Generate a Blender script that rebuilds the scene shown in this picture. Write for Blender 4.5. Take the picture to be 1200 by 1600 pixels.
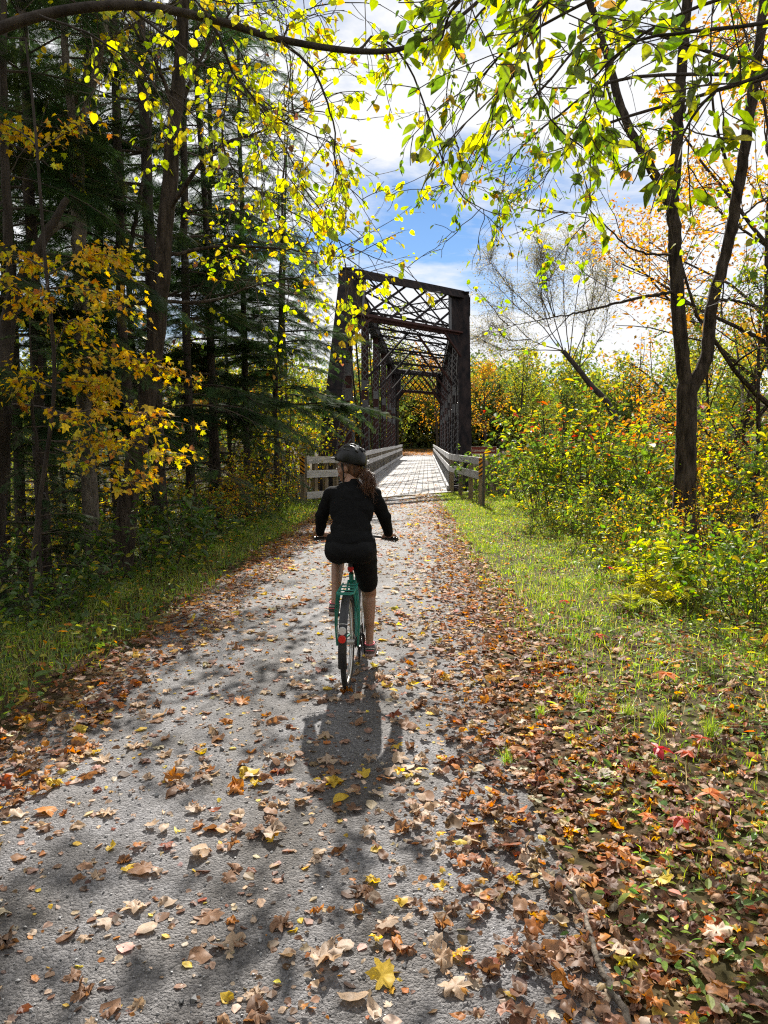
import bpy, math, random
import numpy as np
from mathutils import Vector, Matrix, Euler

R = math.radians
scene = bpy.context.scene
for o in list(bpy.data.objects):
    bpy.data.objects.remove(o)
col = scene.collection

# ------------------------------------------------------------------ camera
CAM = np.array([0.0, 0.0, 1.8])
FPX = 1180.0                       # focal length in photograph pixels (1200 x 1600)
PITCH = math.atan(112 / FPX)
YAW = math.atan(66 * math.cos(PITCH) / FPX)
cd = bpy.data.cameras.new('camera')
cam = bpy.data.objects.new('camera', cd)
col.objects.link(cam)
cam.location = CAM
cam.rotation_euler = (math.pi / 2 - PITCH, 0, YAW)
cd.sensor_fit = 'VERTICAL'
cd.angle = 2 * math.atan(800 / FPX)
cd.clip_start = 0.05
cd.clip_end = 3000
scene.camera = cam
CR = np.array(Euler((math.pi / 2 - PITCH, 0, YAW)).to_matrix())

# ------------------------------------------------------------------ sky and sun
SUN_ELEV, SUN_AZ = R(37), R(-5)    # azimuth measured from +Y towards +X
world = bpy.data.worlds.new('World')
scene.world = world
world.use_nodes = True
nt = world.node_tree
nt.nodes.clear()
sky = nt.nodes.new('ShaderNodeTexSky')
sky.sky_type = 'NISHITA'
sky.sun_disc = False
sky.sun_elevation = SUN_ELEV
sky.sun_rotation = SUN_AZ
sky.air_density = 1.0
sky.dust_density = 0.0
sky.ozone_density = 2.5
bg = nt.nodes.new('ShaderNodeBackground')
bg.inputs['Strength'].default_value = 0.05
wo = nt.nodes.new('ShaderNodeOutputWorld')
tc = nt.nodes.new('ShaderNodeTexCoord')
# cloud layer: the view direction is cut by a flat layer overhead, so clouds flatten to the horizon
sep = nt.nodes.new('ShaderNodeSeparateXYZ')
nt.links.new(tc.outputs['Generated'], sep.inputs[0])
mz = nt.nodes.new('ShaderNodeMath'); mz.operation = 'MAXIMUM'; mz.inputs[1].default_value = 0.0
nt.links.new(sep.outputs['Z'], mz.inputs[0])
az_ = nt.nodes.new('ShaderNodeMath'); az_.operation = 'ADD'; az_.inputs[1].default_value = 0.25
nt.links.new(mz.outputs[0], az_.inputs[0])
dv = nt.nodes.new('ShaderNodeVectorMath'); dv.operation = 'DIVIDE'
cz = nt.nodes.new('ShaderNodeCombineXYZ')
for k in range(3):
    nt.links.new(az_.outputs[0], cz.inputs[k])
nt.links.new(tc.outputs['Generated'], dv.inputs[0])
nt.links.new(cz.outputs[0], dv.inputs[1])
mp = nt.nodes.new('ShaderNodeMapping')
mp.inputs['Location'].default_value = (0.263, 14.906, 0)
mp.inputs['Rotation'].default_value = (0, 0, 0.35)
mp.inputs['Scale'].default_value = (0.75, 1.15, 1)
nt.links.new(dv.outputs[0], mp.inputs['Vector'])
n1 = nt.nodes.new('ShaderNodeTexNoise')
n1.inputs['Scale'].default_value = 1.5
n1.inputs['Detail'].default_value = 9
n1.inputs['Roughness'].default_value = 0.6
n1.inputs['Distortion'].default_value = 0.35
nt.links.new(mp.outputs[0], n1.inputs['Vector'])
cr = nt.nodes.new('ShaderNodeValToRGB')
cr.color_ramp.elements[0].position = 0.335
cr.color_ramp.elements[1].position = 0.46
nt.links.new(n1.outputs[0], cr.inputs[0])
mix = nt.nodes.new('ShaderNodeMix'); mix.data_type = 'RGBA'
mix.inputs[7].default_value = (8.4, 8.5, 8.7, 1)
nt.links.new(cr.outputs[0], mix.inputs[0])
tint = nt.nodes.new('ShaderNodeVectorMath'); tint.operation = 'MULTIPLY'   # deep clear blue between the clouds
tint.inputs[1].default_value = (0.72, 0.83, 0.97)
nt.links.new(sky.outputs[0], tint.inputs[0])
nt.links.new(tint.outputs[0], mix.inputs[6])
nt.links.new(mix.outputs[2], bg.inputs['Color'])
nt.links.new(bg.outputs[0], wo.inputs[0])

sv = Vector((math.sin(SUN_AZ) * math.cos(SUN_ELEV), math.cos(SUN_AZ) * math.cos(SUN_ELEV), math.sin(SUN_ELEV)))
sd = bpy.data.lights.new('sun', 'SUN')
sd.energy = 5.0
sd.angle = R(0.53)
sd.color = (1.0, 0.95, 0.87)
sun = bpy.data.objects.new('sun', sd)
sun.rotation_euler = sv.to_track_quat('Z', 'Y').to_euler()
sun.location = sv * 100
col.objects.link(sun)

scene.view_settings.view_transform = 'Standard'
scene.view_settings.look = 'None'
scene.view_settings.gamma = 1
scene.view_settings.use_curve_mapping = False
scene.view_settings.exposure = 1.25
scene.render.engine = 'CYCLES'
cy = scene.cycles
cy.max_bounces = 4
cy.diffuse_bounces = 2
cy.glossy_bounces = 2
cy.transmission_bounces = 3
cy.transparent_max_bounces = 6
cy.sample_clamp_indirect = 6
cy.caustics_reflective = False
cy.caustics_refractive = False
cy.use_denoising = False
cy.filter_width = 1.2
cy.use_adaptive_sampling = True
cy.adaptive_threshold = 0.015
cy.adaptive_min_samples = 32

# ------------------------------------------------------------------ layout helpers
def P(px, py, D):
    """Point seen at photograph pixel (px, py) lying D metres ahead along the path."""
    d = CR @ np.array([(px - 600) / FPX, (800 - py) / FPX, -1.0])
    return CAM + d * (D / d[1])

def G(px, py, z=0.0):
    d = CR @ np.array([(px - 600) / FPX, (800 - py) / FPX, -1.0])
    return CAM + d * ((z - CAM[2]) / d[2])

def proj(p):
    q = (np.asarray(p) - CAM) @ CR
    z = -q[..., 2]
    return 600 + FPX * q[..., 0] / z, 800 - FPX * q[..., 1] / z, z

def sm(a, b, t):
    u = np.clip((np.asarray(t, float) - a) / (b - a), 0, 1)
    return u * u * (3 - 2 * u)

def H(x, y):
    """Ground height."""
    x = np.asarray(x, float); y = np.asarray(y, float)
    far = sm(70, 100, y)
    off = np.abs(x + 0.9)
    edge = sm(2.4, 4.5, off)
    wob = 0.06 * np.sin(x * 2.1 + y * 0.7) + 0.05 * np.sin(y * 1.7 - x * 0.9 + 1) + 0.03 * np.sin(x * 5.3 + 2) * np.sin(y * 4.1)
    left = -sm(-3.3, -7.0, x) * 1.25 - sm(-7, -30, x) * 0.8
    right = -sm(2.4, 6.5, x) * 0.7 - sm(6.5, 25, x) * 2.0
    near_h = left + right + edge * wob - 0.012
    hill = sm(98, 190, y) * (3 + 9 * sm(4, 60, off)) + sm(6, 30, off) * sm(86, 100, y) * 1.0
    far_h = edge * wob * 3 + hill - 0.012
    b = near_h * (1 - far) + far_h * far
    s = y - 0.75 * np.clip(x + 0.9, -25, 25)
    w = sm(24.5, 33, s) * (1 - sm(79, 89, s))
    return b * (1 - w) - 5.0 * w

# ------------------------------------------------------------------ mesh helpers
class MB:
    """Collects faces for ONE mesh object."""
    def __init__(s):
        s.V, s.F, s.C, s.n = [], [], [], 0
    def add(s, V, F, C=None):
        V = np.asarray(V, np.float32).reshape(-1, 3)
        F = np.asarray(F, np.int64)
        s.V.append(V); s.F.append(F + s.n); s.n += len(V)
        if C is not None:
            C = np.asarray(C, np.float32)
            if C.ndim == 1:
                C = np.tile(C, (len(V), 1))
            s.C.append(C)
        return s
    def mesh(s, name, mat, smooth=False):
        me = bpy.data.meshes.new(name)
        if not s.V:
            return me
        V = np.concatenate(s.V)
        idx = [f.ravel() for f in s.F]
        tot = [np.full(len(f), f.shape[1], np.int32) for f in s.F]
        idx = np.concatenate(idx).astype(np.int32); tot = np.concatenate(tot)
        me.vertices.add(len(V)); me.vertices.foreach_set('co', V.ravel())
        me.loops.add(len(idx)); me.loops.foreach_set('vertex_index', idx)
        me.polygons.add(len(tot))
        st = np.zeros(len(tot), np.int32); st[1:] = np.cumsum(tot)[:-1]
        me.polygons.foreach_set('loop_start', st)
        me.polygons.foreach_set('loop_total', tot)
        me.polygons.foreach_set('use_smooth', np.full(len(tot), bool(smooth)))
        if s.C:
            C = np.concatenate(s.C)
            a = me.color_attributes.new('Col', 'FLOAT_COLOR', 'POINT')
            a.data.foreach_set('color', np.concatenate([C[:, :3], np.ones((len(C), 1), np.float32)], 1).astype(np.float32).ravel())
        me.update(calc_edges=True)
        me.validate()
        me.materials.append(mat)
        return me
    def build(s, name, mat, parent=None, smooth=False):
        o = bpy.data.objects.new(name, s.mesh(name, mat, smooth))
        col.objects.link(o)
        if parent is not None:
            o.parent = parent
        return o

def tag(o, label=None, cat=None, group=None, kind=None):
    if label: o['label'] = label
    if cat: o['category'] = cat
    if group: o['group'] = group
    if kind: o['kind'] = kind
    return o

def empty(name, loc=(0, 0, 0), parent=None, rz=0):
    o = bpy.data.objects.new(name, None)
    o.location = loc
    o.rotation_euler = (0, 0, rz)
    o.empty_display_size = 0.2
    col.objects.link(o)
    if parent is not None:
        o.parent = parent
    return o

def inst(name, me, parent=None, loc=(0, 0, 0), rot=(0, 0, 0), sc=1.0):
    o = bpy.data.objects.new(name, me)
    o.location = loc; o.rotation_euler = rot
    o.scale = (sc, sc, sc) if np.isscalar(sc) else sc
    col.objects.link(o)
    if parent is not None:
        o.parent = parent
    return o

def nrm(v):
    v = np.asarray(v, float)
    return v / np.maximum(np.linalg.norm(v, axis=-1, keepdims=True), 1e-9)

BOXF = np.array([[0, 3, 2, 1], [4, 5, 6, 7], [0, 1, 5, 4], [1, 2, 6, 5], [2, 3, 7, 6], [3, 0, 4, 7]])
def box(c, s, rot=None):
    c = np.asarray(c, float); s = np.asarray(s, float) / 2
    v = np.array([[-1, -1, -1], [1, -1, -1], [1, 1, -1], [-1, 1, -1], [-1, -1, 1], [1, -1, 1], [1, 1, 1], [-1, 1, 1]], float) * s
    if rot is not None:
        v = v @ np.asarray(rot).T
    return v + c, BOXF

def beam(p0, p1, w, h, up=(0, 0, 1), off=(0, 0)):
    """Box from p0 to p1; w across, h along 'up'."""
    p0 = np.asarray(p0, float); p1 = np.asarray(p1, float)
    d = nrm(p1 - p0); u = np.asarray(up, float)
    if abs(d @ u) > 0.98: u = np.array([0, 1.0, 0])
    x = nrm(np.cross(d, u)); u = np.cross(x, d)
    o = x * off[0] + u * off[1]
    q = [o - x * w / 2 - u * h / 2, o + x * w / 2 - u * h / 2, o + x * w / 2 + u * h / 2, o - x * w / 2 + u * h / 2]
    V = np.array([p0 + a for a in q] + [p1 + a for a in q])
    return V, np.array([[0, 3, 2, 1], [4, 5, 6, 7], [0, 1, 5, 4], [1, 2, 6, 5], [2, 3, 7, 6], [3, 0, 4, 7]])[:, ::-1]

def tube(pts, rad, k=6, cap=True):
    pts = np.asarray(pts, float); n = len(pts)
    rad = np.full(n, rad, float) if np.isscalar(rad) else np.asarray(rad, float)
    t = np.gradient(pts, axis=0); t = nrm(t)
    u = np.cross(t[0], [0, 0, 1.0])
    if np.linalg.norm(u) < 0.05: u = np.cross(t[0], [1.0, 0, 0])
    u = nrm(u)
    a = np.arange(k) * 2 * np.pi / k
    ca, sa = np.cos(a)[:, None], np.sin(a)[:, None]
    V = np.empty((n, k, 3))
    for i in range(n):
        u = u - (u @ t[i]) * t[i]; u = u / max(np.linalg.norm(u), 1e-9)
        w = np.cross(t[i], u)
        V[i] = pts[i] + rad[i] * (ca * u + sa * w)
    i = np.arange(n - 1)[:, None] * k; j = np.arange(k)[None]; j2 = (j + 1) % k
    F = np.stack([i + j, i + j2, i + k + j2, i + k + j], -1).reshape(-1, 4)
    return V.reshape(-1, 3), F

def rough_tube(pts, rad, k=22, amp=0.07, seed=0):
    """Trunk tube with vertical bark ridges and knobs."""
    V, F = tube(pts, rad, k)
    n = len(pts); r = np.random.default_rng(seed)
    a = np.arange(k) * 2 * np.pi / k; z = np.linspace(0, 1, n)[:, None] * n * 0.35
    ph = r.uniform(0, 6.3, 6)
    m = (np.sin(7 * a + ph[0] + np.sin(z * 1.3 + ph[1])) * .5 + np.sin(11 * a + ph[2] - z * .8) * .4 + np.sin(3 * a + ph[3] + z * .5) * .35 + r.normal(0, .35, (n, k)))
    c = np.asarray(pts, float)[:, None, :]
    V = V.reshape(n, k, 3)
    V = c + (V - c) * (1 + amp * m)[..., None]
    return V.reshape(-1, 3), F

def tubecap(mb, pts, rad, k=8, C=None):
    V, F = tube(pts, rad, k)
    n = len(V)
    mb.add(V, F, C)
    # end caps
    for s0, rev in ((0, True), (n - k, False)):
        c = V[s0:s0 + k]
        Vc = np.concatenate([c, c.mean(0)[None]])
        f = np.array([[i, (i + 1) % k, k] for i in range(k)])
        mb.add(Vc, f[:, ::-1] if rev else f, C)

def frames(d, n):
    x = nrm(d); z = n - (n * x).sum(-1, keepdims=True) * x; z = nrm(z)
    y = np.cross(z, x)
    return np.stack([x, y, z], -1)

def scatter(mb, tv, tf, pos, Rm, s, C=None):
    k = len(pos)
    if k == 0: return
    s = np.broadcast_to(np.asarray(s, float), (k,))
    V = np.einsum('kij,nj->kni', Rm, tv) * s[:, None, None] + pos[:, None, :]
    F = (tf[None] + (np.arange(k) * len(tv))[:, None, None]).reshape(-1, tf.shape[1])
    mb.add(V.reshape(-1, 3), F, None if C is None else np.repeat(C, len(tv), 0))

def pick(rng, pal, n, var=0.18):
    """Leaf colours: pal = list of (weight, (r, g, b))."""
    w = np.array([p[0] for p in pal], float); c = np.array([p[1] for p in pal], float)
    i = rng.choice(len(pal), n, p=w / w.sum())
    c = c[i] * np.exp(rng.normal(0, var, (n, 1))) * np.exp(rng.normal(0, var * 0.35, (n, 3)))
    return np.clip(c, 0.003, 0.75)

# ------------------------------------------------------------------ materials
def newmat(name):
    m = bpy.data.materials.new(name); m.use_nodes = True
    t = m.node_tree; t.nodes.clear()
    out = t.nodes.new('ShaderNodeOutputMaterial')
    return m, t, out

def nd(t, typ, **kw):
    n = t.nodes.new(typ)
    for k, v in kw.items():
        setattr(n, k, v)
    return n

def leafmat(name, trans=0.5, gloss=0.05, rough=0.45, tsat=1.12, tval=1.35, vein=0.0):
    m, t, out = newmat(name)
    at = nd(t, 'ShaderNodeAttribute', attribute_name='Col')
    src = at.outputs['Color']
    if vein > 0:                      # blotches of dry tissue inside a leaf
        tcn = nd(t, 'ShaderNodeTexCoord')
        nz = nd(t, 'ShaderNodeTexNoise'); nz.inputs['Scale'].default_value = 45; nz.inputs['Detail'].default_value = 4
        t.links.new(tcn.outputs['Object'], nz.inputs['Vector'])
        mr = nd(t, 'ShaderNodeMapRange'); mr.inputs[1].default_value = 0.3; mr.inputs[2].default_value = 0.7
        mr.inputs[3].default_value = 1 - vein; mr.inputs[4].default_value = 1 + vein
        t.links.new(nz.outputs[0], mr.inputs[0])
        mm = nd(t, 'ShaderNodeVectorMath', operation='SCALE')
        t.links.new(src, mm.inputs[0]); t.links.new(mr.outputs[0], mm.inputs['Scale'])
        src = mm.outputs[0]
    di = nd(t, 'ShaderNodeBsdfDiffuse'); t.links.new(src, di.inputs[0])
    hs = nd(t, 'ShaderNodeHueSaturation'); hs.inputs['Saturation'].default_value = tsat; hs.inputs['Value'].default_value = tval
    t.links.new(src, hs.inputs['Color'])
    tr = nd(t, 'ShaderNodeBsdfTranslucent'); t.links.new(hs.outputs[0], tr.inputs[0])
    mx = nd(t, 'ShaderNodeMixShader'); mx.inputs[0].default_value = trans
    t.links.new(di.outputs[0], mx.inputs[1]); t.links.new(tr.outputs[0], mx.inputs[2])
    last = mx
    if gloss > 0:
        gl = nd(t, 'ShaderNodeBsdfGlossy'); gl.inputs['Roughness'].default_value = rough
        gl.inputs[0].default_value = (1, 1, 1, 1)
        m2 = nd(t, 'ShaderNodeMixShader'); m2.inputs[0].default_value = gloss
        t.links.new(mx.outputs[0], m2.inputs[1]); t.links.new(gl.outputs[0], m2.inputs[2])
        last = m2
    t.links.new(last.outputs[0], out.inputs[0])
    return m

def mat(name, c1, c2=None, scale=8.0, rough=0.7, metal=0.0, bump=0.0, bscale=None, stretch=(1, 1, 1), detail=6, lo=0.35, hi=0.65, spec=0.5, coord='Object', bdist=0.01):
    m, t, out = newmat(name)
    b = nd(t, 'ShaderNodeBsdfPrincipled')
    b.inputs['Roughness'].default_value = rough; b.inputs['Metallic'].default_value = metal
    b.inputs['Specular IOR Level'].default_value = spec
    b.inputs['Base Color'].default_value = (*c1, 1)
    t.links.new(b.outputs[0], out.inputs[0])
    tcn = nd(t, 'ShaderNodeTexCoord')
    mpn = nd(t, 'ShaderNodeMapping'); mpn.inputs['Scale'].default_value = stretch
    t.links.new(tcn.outputs[coord], mpn.inputs['Vector'])
    if c2 is not None:
        nz = nd(t, 'ShaderNodeTexNoise'); nz.inputs['Scale'].default_value = scale; nz.inputs['Detail'].default_value = detail
        nz.inputs['Roughness'].default_value = 0.62
        t.links.new(mpn.outputs[0], nz.inputs['Vector'])
        rp = nd(t, 'ShaderNodeValToRGB')
        rp.color_ramp.elements[0].position = lo; rp.color_ramp.elements[1].position = hi
        rp.color_ramp.elements[0].color = (*c1, 1); rp.color_ramp.elements[1].color = (*c2, 1)
        t.links.new(nz.outputs[0], rp.inputs[0]); t.links.new(rp.outputs[0], b.inputs['Base Color'])
    if bump > 0:
        nb = nd(t, 'ShaderNodeTexNoise'); nb.inputs['Scale'].default_value = bscale or scale * 3; nb.inputs['Detail'].default_value = 5
        t.links.new(mpn.outputs[0], nb.inputs['Vector'])
        bp = nd(t, 'ShaderNodeBump'); bp.inputs['Strength'].default_value = bump; bp.inputs['Distance'].default_value = bdist
        t.links.new(nb.outputs[0], bp.inputs['Height']); t.links.new(bp.outputs[0], b.inputs['Normal'])
    return m

M = {}
M['leaf'] = leafmat('live_leaf', 0.55, 0.02, vein=0.28)
M['leafgloss'] = leafmat('glossy_green_leaf', 0.6, 0.03, 0.35, vein=0.28)
M['needle'] = leafmat('conifer_needle', 0.38, 0.012, 0.6)
M['dry'] = leafmat('dry_leaf', 0.42, 0.015, 0.5, 1.3, 1.35, vein=0.45)
M['grass'] = leafmat('grass_blade', 0.5, 0.05, 0.4)
M['bark'] = mat('bark', (0.018, 0.014, 0.011), (0.085, 0.066, 0.052), 16, 0.95, 0, 1.0, 26, (1, 1, 0.2), spec=0.1, bdist=0.05)
M['barkgrey'] = mat('grey_bark', (0.05, 0.042, 0.034), (0.19, 0.16, 0.13), 12, 0.95, 0, 0.9, 24, (1, 1, 0.35), spec=0.1, bdist=0.03)
M['barkdark'] = mat('dark_bark', (0.03, 0.024, 0.02), (0.075, 0.06, 0.05), 9, 0.92, 0, 0.9, 24, (1, 1, 0.25), spec=0.2, bdist=0.03)
M['twig'] = mat('twig', (0.05, 0.04, 0.032), (0.11, 0.085, 0.065), 30, 0.85, spec=0.25)
M['steel'] = mat('weathered_steel', (0.009, 0.0085, 0.010), (0.040, 0.028, 0.026), 3.0, 0.85, 0.0, 0.2, 25, (1.6, 1.6, 0.12), spec=0.12, lo=.38, hi=.72)
M['rust'] = mat('rusty_steel', (0.026, 0.012, 0.011), (0.055, 0.023, 0.019), 1.8, 0.85, 0.0, 0.15, 25, (1, 1, 0.3), spec=0.15)
M['steelgrey'] = mat('dull_grey_steel', (0.055, 0.054, 0.057), (0.11, 0.106, 0.106), 2.0, 0.6, 0.0, 0.1, 25, (1, 1, 0.3), spec=0.4)
M['plank'] = mat('weathered_plank', (0.25, 0.24, 0.232), (0.34, 0.33, 0.318), 3.5, 0.85, 0, 0.2, 12, (8, 0.08, 1), spec=0.15, coord='Object', bdist=0.004)
M['railwood'] = mat('grey_rail_wood', (0.38, 0.365, 0.355), (0.60, 0.58, 0.565), 3.0, 0.8, 0, 0.3, 30, (1.5, 0.7, 6), spec=0.3, bdist=0.004)
M['postwood'] = mat('treated_post_wood', (0.16, 0.12, 0.075), (0.30, 0.24, 0.16), 4.0, 0.8, 0, 0.3, 30, (4, 4, 0.5), spec=0.3, bdist=0.004)
M['cable'] = mat('dark_rail_pipe', (0.03, 0.03, 0.033), None, rough=0.5)
M['water'] = mat('river_water', (0.02, 0.03, 0.025), None, rough=0.08, bump=0.15, bscale=2.0, bdist=0.05)
M['plank_b'] = mat('paler_plank', (0.29, 0.28, 0.27), (0.38, 0.37, 0.355), 3.5, 0.85, 0, 0.2, 12, (8, 0.08, 1), spec=0.15, bdist=0.004)
M['plank_c'] = mat('browner_plank', (0.21, 0.198, 0.185), (0.30, 0.285, 0.268), 3.5, 0.85, 0, 0.2, 12, (8, 0.08, 1), spec=0.15, bdist=0.004)
# ------------------------------------------------------------------ ground, path, river
def ground_material():
    m, t, out = newmat('forest_floor')
    b = nd(t, 'ShaderNodeBsdfPrincipled'); b.inputs['Roughness'].default_value = 0.95
    b.inputs['Specular IOR Level'].default_value = 0.1
    tcn = nd(t, 'ShaderNodeTexCoord')
    n_a = nd(t, 'ShaderNodeTexNoise'); n_a.inputs['Scale'].default_value = 0.9; n_a.inputs['Detail'].default_value = 8
    n_b = nd(t, 'ShaderNodeTexNoise'); n_b.inputs['Scale'].default_value = 14; n_b.inputs['Detail'].default_value = 8
    t.links.new(tcn.outputs['Object'], n_a.inputs['Vector']); t.links.new(tcn.outputs['Object'], n_b.inputs['Vector'])
    r_a = nd(t, 'ShaderNodeValToRGB')
    e = r_a.color_ramp.elements
    e[0].position, e[0].color = 0.38, (0.05, 0.033, 0.02, 1)
    e[1].position, e[1].color = 0.62, (0.055, 0.055, 0.022, 1)
    r_b = nd(t, 'ShaderNodeValToRGB')
    e = r_b.color_ramp.elements
    e[0].position, e[0].color = 0.35, (0.45, 0.42, 0.4, 1)
    e[1].position, e[1].color = 0.65, (1.5, 1.35, 1.2, 1)
    t.links.new(n_a.outputs[0], r_a.inputs[0]); t.links.new(n_b.outputs[0], r_b.inputs[0])
    mu = nd(t, 'ShaderNodeMix', data_type='RGBA', blend_type='MULTIPLY'); mu.inputs[0].default_value = 1
    t.links.new(r_a.outputs[0], mu.inputs[6]); t.links.new(r_b.outputs[0], mu.inputs[7])
    t.links.new(mu.outputs[2], b.inputs['Base Color'])
    bp = nd(t, 'ShaderNodeBump'); bp.inputs['Strength'].default_value = 0.8; bp.inputs['Distance'].default_value = 0.03
    t.links.new(n_b.outputs[0], bp.inputs['Height']); t.links.new(bp.outputs[0], b.inputs['Normal'])
    t.links.new(b.outputs[0], out.inputs[0])
    return m

def gravel_material():
    m, t, out = newmat('crushed_gravel')
    b = nd(t, 'ShaderNodeBsdfPrincipled'); b.inputs['Roughness'].default_value = 0.75
    b.inputs['Specular IOR Level'].default_value = 0.35
    tcn = nd(t, 'ShaderNodeTexCoord')
    vo = nd(t, 'ShaderNodeTexVoronoi'); vo.inputs['Scale'].default_value = 95
    v2 = nd(t, 'ShaderNodeTexVoronoi'); v2.inputs['Scale'].default_value = 240
    nz = nd(t, 'ShaderNodeTexNoise'); nz.inputs['Scale'].default_value = 2.2; nz.inputs['Detail'].default_value = 7
    n3 = nd(t, 'ShaderNodeTexNoise'); n3.inputs['Scale'].default_value = 60; n3.inputs['Detail'].default_value = 6
    for n in (vo, v2, nz, n3):
        t.links.new(tcn.outputs['Object'], n.inputs['Vector'])
    rp = nd(t, 'ShaderNodeValToRGB'); e = rp.color_ramp.elements
    e[0].position, e[0].color = 0.0, (0.065, 0.063, 0.064, 1)
    e[1].position, e[1].color = 1.0, (0.185, 0.182, 0.185, 1)
    sp = nd(t, 'ShaderNodeSeparateColor'); t.links.new(vo.outputs['Color'], sp.inputs[0])
    t.links.new(sp.outputs[0], rp.inputs[0])
    r2 = nd(t, 'ShaderNodeValToRGB'); e = r2.color_ramp.elements
    e[0].position, e[0].color = 0.32, (0.62, 0.58, 0.54, 1)
    e[1].position, e[1].color = 0.68, (1.2, 1.2, 1.22, 1)
    t.links.new(nz.outputs[0], r2.inputs[0])
    mu = nd(t, 'ShaderNodeMix', data_type='RGBA', blend_type='MULTIPLY'); mu.inputs[0].default_value = 1
    t.links.new(rp.outputs[0], mu.inputs[6]); t.links.new(r2.outputs[0], mu.inputs[7])
    t.links.new(mu.outputs[2], b.inputs['Base Color'])
    mpt = nd(t, 'ShaderNodeMapping'); mpt.inputs['Scale'].default_value = (1.0, 0.28, 1.0)     # worn tracks and damp patches along the way
    t.links.new(tcn.outputs['Object'], mpt.inputs['Vector'])
    n4 = nd(t, 'ShaderNodeTexNoise'); n4.inputs['Scale'].default_value = 1.6; n4.inputs['Detail'].default_value = 5
    t.links.new(mpt.outputs[0], n4.inputs['Vector'])
    r4 = nd(t, 'ShaderNodeValToRGB'); e = r4.color_ramp.elements
    e[0].position, e[0].color = 0.38, (0.70, 0.67, 0.63, 1)
    e[1].position, e[1].color = 0.60, (1.15, 1.15, 1.16, 1)
    t.links.new(n4.outputs[0], r4.inputs[0])
    mu2 = nd(t, 'ShaderNodeMix', data_type='RGBA', blend_type='MULTIPLY'); mu2.inputs[0].default_value = 1
    t.links.new(mu.outputs[2], mu2.inputs[6]); t.links.new(r4.outputs[0], mu2.inputs[7])
    t.links.new(mu2.outputs[2], b.inputs['Base Color'])
    ad = nd(t, 'ShaderNodeMath', operation='ADD')
    ml = nd(t, 'ShaderNodeMath', operation='MULTIPLY'); ml.inputs[1].default_value = 0.5
    t.links.new(v2.outputs['Distance'], ml.inputs[0])
    t.links.new(vo.outputs['Distance'], ad.inputs[0]); t.links.new(ml.outputs[0], ad.inputs[1])
    a2 = nd(t, 'ShaderNodeMath', operation='SUBTRACT')
    t.links.new(n3.outputs[0], a2.inputs[0]); t.links.new(ad.outputs[0], a2.inputs[1])
    bp = nd(t, 'ShaderNodeBump'); bp.inputs['Strength'].default_value = 0.75; bp.inputs['Distance'].default_value = 0.012
    t.links.new(a2.outputs[0], bp.inputs['Height']); t.links.new(bp.outputs[0], b.inputs['Normal'])
    t.links.new(b.outputs[0], out.inputs[0])
    return m

M['ground'] = ground_material()
M['gravel'] = gravel_material()

def grid_sheet(xs, ys, zf):
    X, Y = np.meshgrid(xs, ys)
    V = np.stack([X, Y, zf(X, Y)], -1).reshape(-1, 3)
    nx, ny = len(xs), len(ys)
    i = np.arange(ny - 1)[:, None] * nx; j = np.arange(nx - 1)[None]
    F = np.stack([i + j, i + j + 1, i + nx + j + 1, i + nx + j], -1).reshape(-1, 4)
    return V, F

xs = np.concatenate([np.arange(-600, -60, 45), np.arange(-60, -12, 2.5), np.arange(-12, 12, 0.3), np.arange(12, 60, 2.5), np.arange(60, 601, 45)])
ys = np.concatenate([np.arange(-40, -2, 3.0), np.arange(-2, 34, 0.3), np.arange(34, 130, 2.0), np.arange(130, 300, 12), np.arange(300, 1301, 100)])
tag(MB().add(*grid_sheet(xs, ys, H)).build('ground', M['ground'], smooth=True), kind='structure')

DX0, DX1 = -2.58, 0.75             # deck edges
def deck_y0(x): return 21.9 + (x - DX0) * 1.2
def deck_y1(x): return 84.0 + (x - DX0) * 1.2

def path_sheet(xa, xb, nx, f0, f1, ny):
    u = np.linspace(0, 1, nx); v = np.linspace(0, 1, ny)
    U, Vv = np.meshgrid(u, v)
    X = xa + (xb - xa) * U
    Y = f0(X) + (f1(X) - f0(X)) * Vv
    X = X + (U - 0.5) * 2 * 0.10 * np.sin(Y * 0.9) * np.abs(U - 0.5) * 2
    Z = 0.004 + 0.014 * (1 - (2 * U - 1) ** 2) + 0.004 * np.sin(X * 3.3 + Y * 1.3) * np.sin(Y * 2.1)
    i = np.arange(ny - 1)[:, None] * nx; j = np.arange(nx - 1)[None]
    F = np.stack([i + j, i + j + 1, i + nx + j + 1, i + nx + j], -1).reshape(-1, 4)
    return np.stack([X, Y, Z], -1).reshape(-1, 3), F
mbp = MB()
mbp.add(*path_sheet(-2.5, 0.55, 24, lambda x: x * 0 - 4, lambda x: deck_y0(x) - 0.02, 200))
tag(mbp.build('path', M['gravel'], smooth=True), kind='structure')
mbp = MB()
mbp.add(*path_sheet(-2.5, 0.7, 8, lambda x: deck_y1(x) + 0.02, lambda x: x * 0 + 135, 60))
tag(mbp.build('far_path', M['gravel'], smooth=True), kind='structure')

V, F = grid_sheet(np.linspace(-300, 300, 4), np.linspace(-40, 400, 4), lambda x, y: x * 0 - 4.1)
mbw = MB()
xx = np.linspace(-200, 200, 30)
V = np.array([[x, 0.75 * np.clip(x + 0.9, -25, 25) + s, -4.1] for s in (28, 87) for x in xx])
F = np.array([[i, i + 1, i + 31, i + 30] for i in range(29)])
tag(mbw.add(V, F).build('river_water', M['water']), kind='structure')

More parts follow.
